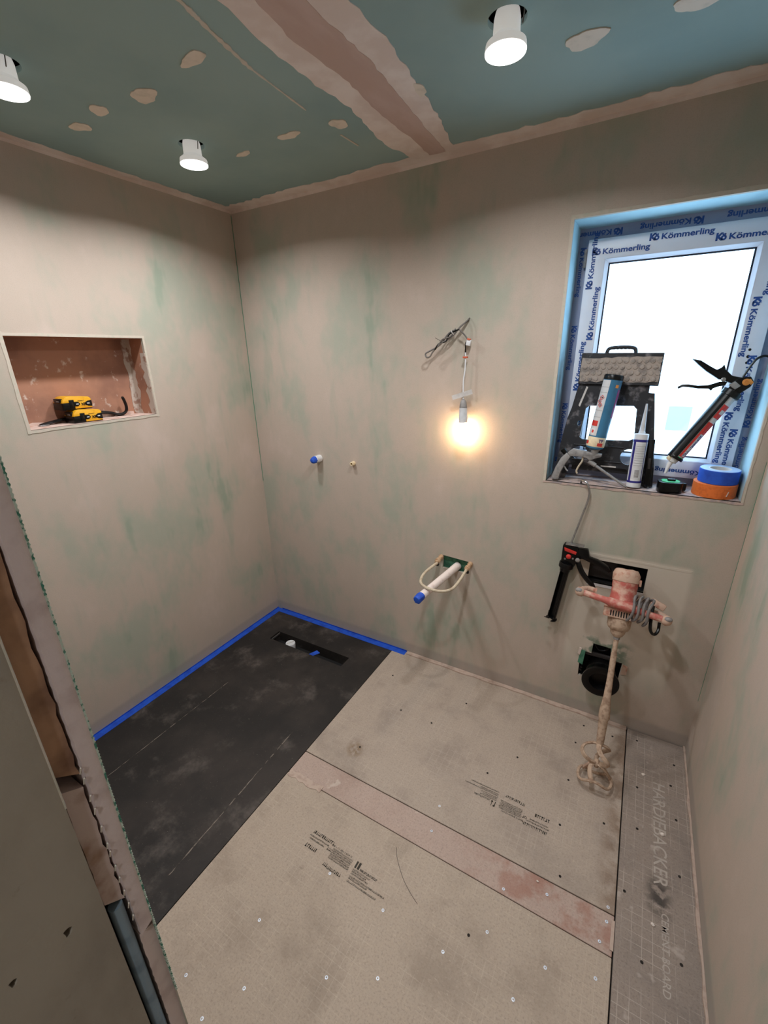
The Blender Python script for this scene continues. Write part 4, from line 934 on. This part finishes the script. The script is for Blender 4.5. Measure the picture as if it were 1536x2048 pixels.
# in F: x ~ towards left/up side, z along the barrel
def ang_of(vec):
    q = F.to_3x3().inverted() @ vec; return math.degrees(math.atan2(q.y, q.x))
acam = ang_of(wv); aright = ang_of(Vector((1, 0, -0.5)))
def dirpatch(mb, r, c, half, h0, h1, t=0.0008): return mb.patch(r, c - half, c + half, h0, h1, t, 10)
tb = MB(F).lathe([(0.010, -0.022), (0.016, -0.020), (0.018, -0.004), (0.023, 0.0), (0.0235, 0.002), (0.0235, L_), (0, L_)], 30).build('sealant_tube', 'label_white', t_)
sgn = 1 if ((aright - acam + 540) % 360 - 180) > 0 else -1
ac2 = acam + sgn * 44
dirpatch(MB(F), 0.0236, ac2, 34, 0.010, 0.150).build('red_label', 'red', tb)
dirpatch(MB(F), 0.0236, ac2, 34, 0.168, 0.218).build('red_label', 'red', tb)
dirpatch(MB(F), 0.0236, ac2, 34, 0.002, 0.007).build('green_label_edge', 'green', tb)
dirpatch(MB(F), 0.0242, ac2, 16, 0.012, 0.105).build('label_strip', 'label_white', tb)
dirpatch(MB(F), 0.0242, ac2, 18, 0.185, 0.200).build('label_strip', 'label_white', tb)
rt = 0.0252; a0_ = math.radians(ac2)
text('Mapesil AC', F, 0.016, 'dark_blue', tb, 0.03, width=0.086,
     fn=lambda x, y: (rt * math.cos(a0_ + sgn * (-(y - 0.005)) / rt), rt * math.sin(a0_ + sgn * (-(y - 0.005)) / rt), 0.101 - x))
hb_ = math.radians(acam - sgn * 42)
MB(F).patch(0.0255, acam - sgn * 60 - 64, acam - sgn * 60 + 64, -0.004, L_ + 0.01, 0.0014, 14).build('cradle', 'black', t_)
MB(F).lathe([(0.0265, -0.006), (0.027, -0.005), (0.027, 0.004), (0.0265, 0.005), (0.0255, 0.005), (0.0255, -0.006), (0.0265, -0.006)], 28).build('front_ring', 'black', t_)
MB().tube([b0 + zax * -0.012, b0 + zax * -0.03, Q3(2.050, 1.172)], [0.0095, 0.008, 0.004], 14).build('nozzle', 'white', t_)
MB(F).ball((0.012, 0.006, -0.012), (0.012, 0.010, 0.010), 10).build('squeezed_sealant', 'cream', t_, jit=0.0012)
MB(F).lathe([(0.026, L_ - 0.004), (0.030, L_ - 0.002), (0.030, L_ + 0.016), (0.024, L_ + 0.018), (0.0, L_ + 0.018)], 24).build('rear_collar', 'black', t_)
hp = lambda pts: [(x, h(z)) for x, z in pts]
MB(LC).prism(hp([(2.176, 1.470), (2.206, 1.452), (2.240, 1.484), (2.247, 1.500), (2.236, 1.518), (2.220, 1.516), (2.205, 1.512), (2.190, 1.500)]), -0.011, 0.011).build('gun_body', 'black', t_, 0.003)
MB(LC).prism(hp([(2.063, 1.577), (2.090, 1.571), (2.118, 1.553), (2.140, 1.540), (2.152, 1.548), (2.158, 1.558), (2.165, 1.540), (2.186, 1.520), (2.225, 1.512), (2.222, 1.498), (2.196, 1.492), (2.160, 1.507), (2.150, 1.508), (2.110, 1.535), (2.085, 1.556)]), -0.009, 0.009).build('handle', 'black', t_, 0.003)
MB(LC).prism(hp([(2.036, 1.482), (2.048, 1.490), (2.066, 1.491), (2.095, 1.487), (2.125, 1.489), (2.155, 1.501), (2.176, 1.500), (2.172, 1.488), (2.158, 1.486), (2.140, 1.478), (2.136, 1.470), (2.128, 1.477), (2.098, 1.477), (2.070, 1.481), (2.052, 1.482), (2.040, 1.475)]), -0.006, 0.006).build('trigger', 'black', t_, 0.002)
MB(LC).prism(hp([(2.180, 1.489), (2.200, 1.474), (2.214, 1.487), (2.196, 1.502)]), 0.010, 0.0135).build('side_plate', 'gun_grey', t_, 0.002)
MB(frame(Q3(2.226, 1.499, 0.011), wv)).lathe([(0.011, 0), (0.011, 0.004), (0.005, 0.005), (0.004, 0.003), (0, 0.003)], 16).build('release_button', 'orange_part', t_)
MB(LC).prism(hp([(2.222, 1.506), (2.236, 1.510), (2.246, 1.498), (2.240, 1.490)]), 0.008, 0.013).build('release_button', 'orange_part', t_, 0.001)
MB(frame(Q3(2.163, 1.507, 0.009), wv)).lathe([(0.007, 0), (0.007, 0.004), (0.004, 0.005), (0, 0.005)], 12).build('pivot_rivet', 'steel', t_)
MB().tube(smooth([Q3(2.200, 1.478), Q3(2.214, 1.512), Q3(2.228, 1.548), Q3(2.240, 1.572), Q3(2.254, 1.582), Q3(2.266, 1.583), Q3(2.276, 1.578)], 5), 0.0037, 8).build('push_rod', 'black', t_)

t_ = thing('tape_measure', (2.075, 1.872, wz0), 'black tape measure with green top beside the tape rolls', 'tape measure')
F = Matrix.Translation((2.076, 1.876, wz0)) @ Matrix.Rotation(math.radians(8), 4, 'Z')
MB(F).prism(rrect(-0.043, -0.030, 0.036, 0.030, 0.020, 6), 0.0, 0.040).build('case', 'black', t_, 0.007, 3)
MB(F).prism(rrect(-0.032, -0.022, 0.026, 0.022, 0.015, 6), 0.036, 0.0425).build('green_top', 'green', t_, 0.003)
MB(F).box((-0.014, -0.008, 0.0425), (0.012, 0.010, 0.050)).build('lock_button', 'black', t_, 0.003)
MB(F).box((0.030, 0.004, 0.004), (0.052, 0.028, 0.034)).build('grip_end', 'black', t_, 0.004)

def roll(name, c_, r0, r1, z0, z1, mat, side, label):
    t = thing(name, (c_[0], c_[1], z0), label, 'tape roll', 'tape rolls on the sill')
    Fm = Matrix.Translation((c_[0], c_[1], z0)); hh = z1 - z0
    MB(Fm).lathe([(r0, 0), (r1 - .001, 0), (r1, 0.001), (r1, hh - .001), (r1 - .001, hh), (r0, hh), (r0, 0)], 48).build('tape_winding', mat, t)
    MB(Fm).lathe([(r0 + .0005, hh - 0.0002), (r1 - .0015, hh - 0.0002), (r1 - .0015, hh + 0.0004), (r0 + .0005, hh + 0.0004), (r0 + .0005, hh - .0002)], 48).build('tape_edge', side, t)
    MB(Fm).lathe([(r0 - 0.004, 0), (r0 + .0004, 0), (r0 + .0004, hh + .0006), (r0 - 0.004, hh + .0006), (r0 - 0.004, 0)], 40).build('card_core', 'paper', t)
    return t
t1 = roll('tape_roll', (2.211, 1.905), 0.037, 0.0665, wz0, wz0 + 0.048, 'orange', 'orange', 'orange tape roll lying under the blue roll')
MB(frame((2.211, 1.905, wz0 + 0.02), (0.50, -0.866, 0), (0.2, 0.2, 1))).box((-0.009, -0.0012, 0.0655), (0.009, 0.0016, 0.0675)).build('plaster_fleck', 'stool_edge', t1)
t2 = roll('tape_roll', (2.2155, 1.908), 0.034, 0.0605, wz0 + 0.0488, wz0 + 0.0965, 'tape', 'tape_side', 'blue tape roll on top of the orange roll')

# ------------------------------------------------------------------ caulking gun hanging from the sill
t_ = thing('caulking_gun', (1.77, 1.80, 1.105), 'black caulking gun with red mechanism hanging by its steel rod hook', 'caulking gun')
MB().tube(smooth([(1.772, 1.850, 1.104), (1.772, 1.846, 1.112), (1.775, 1.832, 1.120), (1.790, 1.819, 1.119), (1.802, 1.815, 1.106), (1.810, 1.817, 1.075), (1.808, 1.817, 1.04), (1.798, 1.814, 0.99), (1.783, 1.810, 0.915), (1.768, 1.803, 0.843), (1.762, 1.800, 0.80)], 6), 0.0040, 10).build('push_rod', 'steel', t_)
g0 = Vector((1.764, 1.798, 0.757)); g1 = Vector((1.731, 1.796, 0.470)); F = frame(g0, g1 - g0, (1, 0, 0)); L_ = (g1 - g0).length
# half-open cradle barrel
MB(F).lathe([(0.0, -0.012), (0.027, -0.012), (0.029, -0.008), (0.029, 0.010), (0.022, 0.016), (0.020, 0.030), (0.0, 0.030)], 26).build('rear_collar', 'black', t_)
MB(F).patch(0.0170, -160, 60, 0.012, L_ - 0.012, 0.0016, 18).build('cradle', 'black', t_)
MB(F).patch(0.0190, -160, -40, L_ - 0.045, L_ - 0.02, 0.0016, 12).build('cradle_end', 'black', t_)
MB(F @ Matrix.Translation((0, 0, L_ - 0.014))).prism([(0.024 * math.cos(a), 0.024 * math.sin(a)) for a in [math.radians(x) for x in range(-170, 91, 13)]] + [(0.008, 0.008), (-0.010, -0.004)], 0, 0.004).build('nozzle_fork', 'black', t_, 0.0008)
MB().tube([g1 + Vector((-0.006, -0.018, 0.026)), g1 + Vector((-0.028, -0.014, 0.020))], [0.006, 0.001], 6).build('fork_tooth', 'black', t_)
MB(XZ(1.800)).prism([(1.742, 0.760), (1.792, 0.752), (1.812, 0.800), (1.800, 0.846), (1.748, 0.856), (1.742, 0.845)], -0.014, 0.012).build('gun_body', 'black', t_, 0.003)
MB(XZ(1.784)).prism([(1.749, 0.840), (1.798, 0.828), (1.796, 0.816), (1.752, 0.826)], -0.003, 0.006).build('red_plate', 'red', t_, 0.001)
MB(frame((1.770, 1.784, 0.803), (0, -1, 0))).lathe([(0.010, 0), (0.010, 0.005), (0.006, 0.008), (0, 0.009)], 16).build('red_button', 'red', t_)
for x, z in ((1.757, 0.79), (1.787, 0.797)): MB(frame((x, 1.785, z), (0, -1, 0))).lathe([(0.004, 0), (0.004, 0.003), (0, 0.004)], 8).build('rivet', 'steel', t_)
MB().box((1.752, 1.782, 0.853), (1.822, 1.812, 0.856)).build('thumb_release', 'steel', t_, 0.0008)
MB(XZ(1.800)).prism([(1.800, 0.842), (1.838, 0.845), (1.848, 0.812), (1.880, 0.805), (1.920, 0.785), (1.936, 0.768), (1.925, 0.760), (1.890, 0.778), (1.850, 0.790), (1.822, 0.800), (1.806, 0.795)], -0.012, 0.010).build('handle', 'black', t_, 0.004)
MB().tube(smooth([(1.800, 1.792, 0.800), (1.812, 1.786, 0.775), (1.828, 1.782, 0.745), (1.852, 1.778, 0.718), (1.872, 1.776, 0.700), (1.882, 1.775, 0.676)], 5), [0.011] * 6 + [0.0115] * 14 + [0.0105] * 6, 12, True, (0.8, 1)).build('trigger', 'black', t_)
MB(frame((1.806, 1.778, 0.797), (0, -1, 0))).lathe([(0.009, 0), (0.009, 0.004), (0.005, 0.006), (0, 0.006)], 14).build('pivot_bolt', 'gun_grey', t_)

# ------------------------------------------------------------------ paddle mixer leaning against the wall
t_ = thing('paddle_mixer', (2.0, 1.46, 0.0), 'plaster-caked red paddle mixer leaning against the back wall', 'mixer')
p0 = Vector((2.000, 1.465, 0.026)); p1 = Vector((1.987, 1.768, 0.785))
za = (p1 - p0).normalized()
F = frame(p0, za, (1, 0, 0)); TL = (p1 - p0).length
# F: x ~ world x, y ~ up/back (towards wall), z along the shaft
MB(F).lathe([(0.0, 0.128), (0.010, 0.130), (0.014, 0.15), (0.0155, 0.20), (0.0165, 0.235), (0.0205, 0.245), (0.0190, 0.275), (0.0135, 0.32), (0.0115, 0.40), (0.0105, 0.50), (0.0085, 0.50), (0.0085, 0.585)], 14).build('shaft', 'mixer_tan', t_, jit=0.0007)
MB(F).lathe([(0.0105, 0.555), (0.012, 0.56), (0.012, 0.575), (0.0105, 0.58), (0.0105, 0.59)], 6).build('shaft_coupler', 'gun_grey', t_)
# whisk: two bulging straps above the hub, three arms and a ring below
hub = 0.062
for k in range(3):
    a0 = math.radians(20 + 120 * k); pts = []
    for i in range(13):
        u = i / 12; r_ = 0.006 + 0.052 * math.sin(PI * u) ** 0.75; a = a0 + 1.5 * u
        pts.append((r_ * math.cos(a), r_ * math.sin(a), 0.138 - u * (0.138 - hub)))
    MB(F).tube(pts, 0.0078, 8, True, (1.25, 0.7)).build('whisk_strap', 'mixer_tan', t_, jit=0.0004)
for k in range(3):
    a0 = math.radians(80 + 120 * k); pts = []
    for i in range(9):
        u = i / 8; r_ = 0.008 + 0.050 * u; a = a0 + 1.1 * u
        pts.append((r_ * math.cos(a), r_ * math.sin(a), hub + 0.012 * math.sin(PI * u) - u * (hub - 0.008)))
    MB(F).tube(pts, 0.0072, 8, True, (1.25, 0.75)).build('whisk_arm', 'mixer_cake' if k == 0 else 'mixer_tan', t_, jit=0.0004)
MB(F).ball((0, 0, hub), (0.013, 0.013, 0.018), 10).build('whisk_hub', 'mixer_tan', t_, jit=0.0008)
MB(F).tube([(0.059 * math.cos(2 * PI * i / 32), 0.059 * math.sin(2 * PI * i / 32), 0.006 + 0.010 * math.sin(6 * PI * i / 32)) for i in range(33)], 0.0056, 8, False).build('whisk_ring', 'mixer_tan', t_)
# gearbox, motor
MB(F).lathe([(0.013, 0.566), (0.020, 0.572), (0.025, 0.582), (0.027, 0.592), (0.036, 0.598), (0.041, 0.610), (0.042, 0.640), (0.040, 0.648)], 22).build('gearbox_nose', 'mixer_tan', t_, jit=0.0009)
MB(F @ Matrix.Translation((0, 0, 0.644))).prism(rrect(-0.060, -0.045, 0.060, 0.040, 0.014), 0, 0.034).build('vent_housing', 'mixer_cake', t_, 0.003)
for i in range(9): MB(F).box((-0.036 + i * 0.009, -0.0462, 0.650), (-0.032 + i * 0.009, -0.040, 0.671)).build('vent_slot', 'black_matt', t_)
MB(F).lathe([(0.046, 0.672), (0.052, 0.690), (0.047, 0.715), (0.0435, 0.735), (0.044, 0.750), (0.042, 0.757), (0.044, 0.764), (0.044, 0.785)], 24).build('motor_housing', 'red_mixer', t_, jit=0.0008)
MB(F).lathe([(0.044, 0.783), (0.0475, 0.786), (0.048, 0.812), (0.043, 0.826), (0.037, 0.832), (0.0, 0.832)], 12).build('motor_cap', 'mixer_cake', t_, jit=0.0014)
MB(F).box((0.044, -0.012, 0.775), (0.054, 0.008, 0.800)).build('brush_cap', 'mixer_cake', t_, 0.002)
MB(F).box((-0.030, 0.0, 0.700), (0.030, 0.046, 0.740)).build('motor_back', 'mixer_cake', t_, 0.006)
# handle bar
yb_ = -0.056
hbz = 0.697
hl = (-0.150, yb_, hbz + 0.020); hr = (0.145, yb_, hbz - 0.020)
lerp = lambda k: tuple(hl[i] + (hr[i] - hl[i]) * k for i in range(3))
MB(F).tube([lerp(0.03), lerp(0.3), lerp(0.36), lerp(0.64), lerp(0.70), lerp(0.97)], [0.0125, 0.0128, 0.017, 0.017, 0.0128, 0.0125], 16).build('handle_bar', 'red_mixer', t_, jit=0.0003)
MB(F).prism([(-0.060, hbz), (0.060, hbz - 0.008), (0.05, 0.74), (-0.05, 0.74)], 0, 0.001) if False else None
MB(F).box((-0.042, -0.058, 0.682), (0.042, -0.030, 0.714)).build('handle_mount', 'red_mixer', t_, 0.006)
for p, s_ in ((hl, -1), (hr, 1)):
    MB(F).ball(p, (0.019, 0.019, 0.019), 14).build('handle_end', 'mixer_cake', t_, jit=0.0008)
    MB(F).tube(smooth([p, (p[0] - s_ * 0.006, p[1] + 0.03, p[2] + 0.006), (p[0] - s_ * 0.025, p[1] + 0.055, p[2] + 0.010), (p[0] - s_ * 0.055, p[1] + 0.062, p[2] + 0.008)], 5), 0.0125, 12).build('handle_return', 'mixer_cake', t_, jit=0.0008)
    MB(F).ball((p[0] + s_ * 0.004, p[1] - 0.011, p[2] + 0.006), (0.014, 0.010, 0.010), 10).build('end_cap', 'gun_grey', t_)
# cord wound round the right side of the bar
cp = []
for i in range(74):
    u = i / 73; a = 2 * PI * 4.0 * u + 0.6
    k = 0.60 + 0.24 * u + 0.015 * math.sin(i)
    c_ = lerp(k); rr_ = 0.024 + 0.012 * abs(math.sin(a * 0.5 + i * .02))
    cp.append((c_[0] + 0.012 * math.sin(a), c_[1] + 0.010 + rr_ * 0.85 * math.cos(a), c_[2] + rr_ * 1.55 * math.sin(a)))
MB(F).tube(cp, 0.0048, 8).build('power_cord', 'cord', t_)
MB(F).tube(smooth([cp[-1], (0.10, yb_ + 0.01, hbz - 0.06), (0.115, yb_ + 0.03, hbz - 0.085), (0.128, yb_ + 0.04, hbz - 0.072), (0.13, yb_ + 0.05, hbz - 0.04)], 5), 0.0056, 8).build('plug_lead', 'black', t_)
MB(F @ Matrix.Translation((0.118, 0.02, hbz + 0.022)) @ Matrix.Rotation(0.4, 4, 'Y')).box((-0.026, -0.016, -0.012), (0.026, 0.016, 0.014)).build('plug', 'mixer_cake', t_, 0.005)
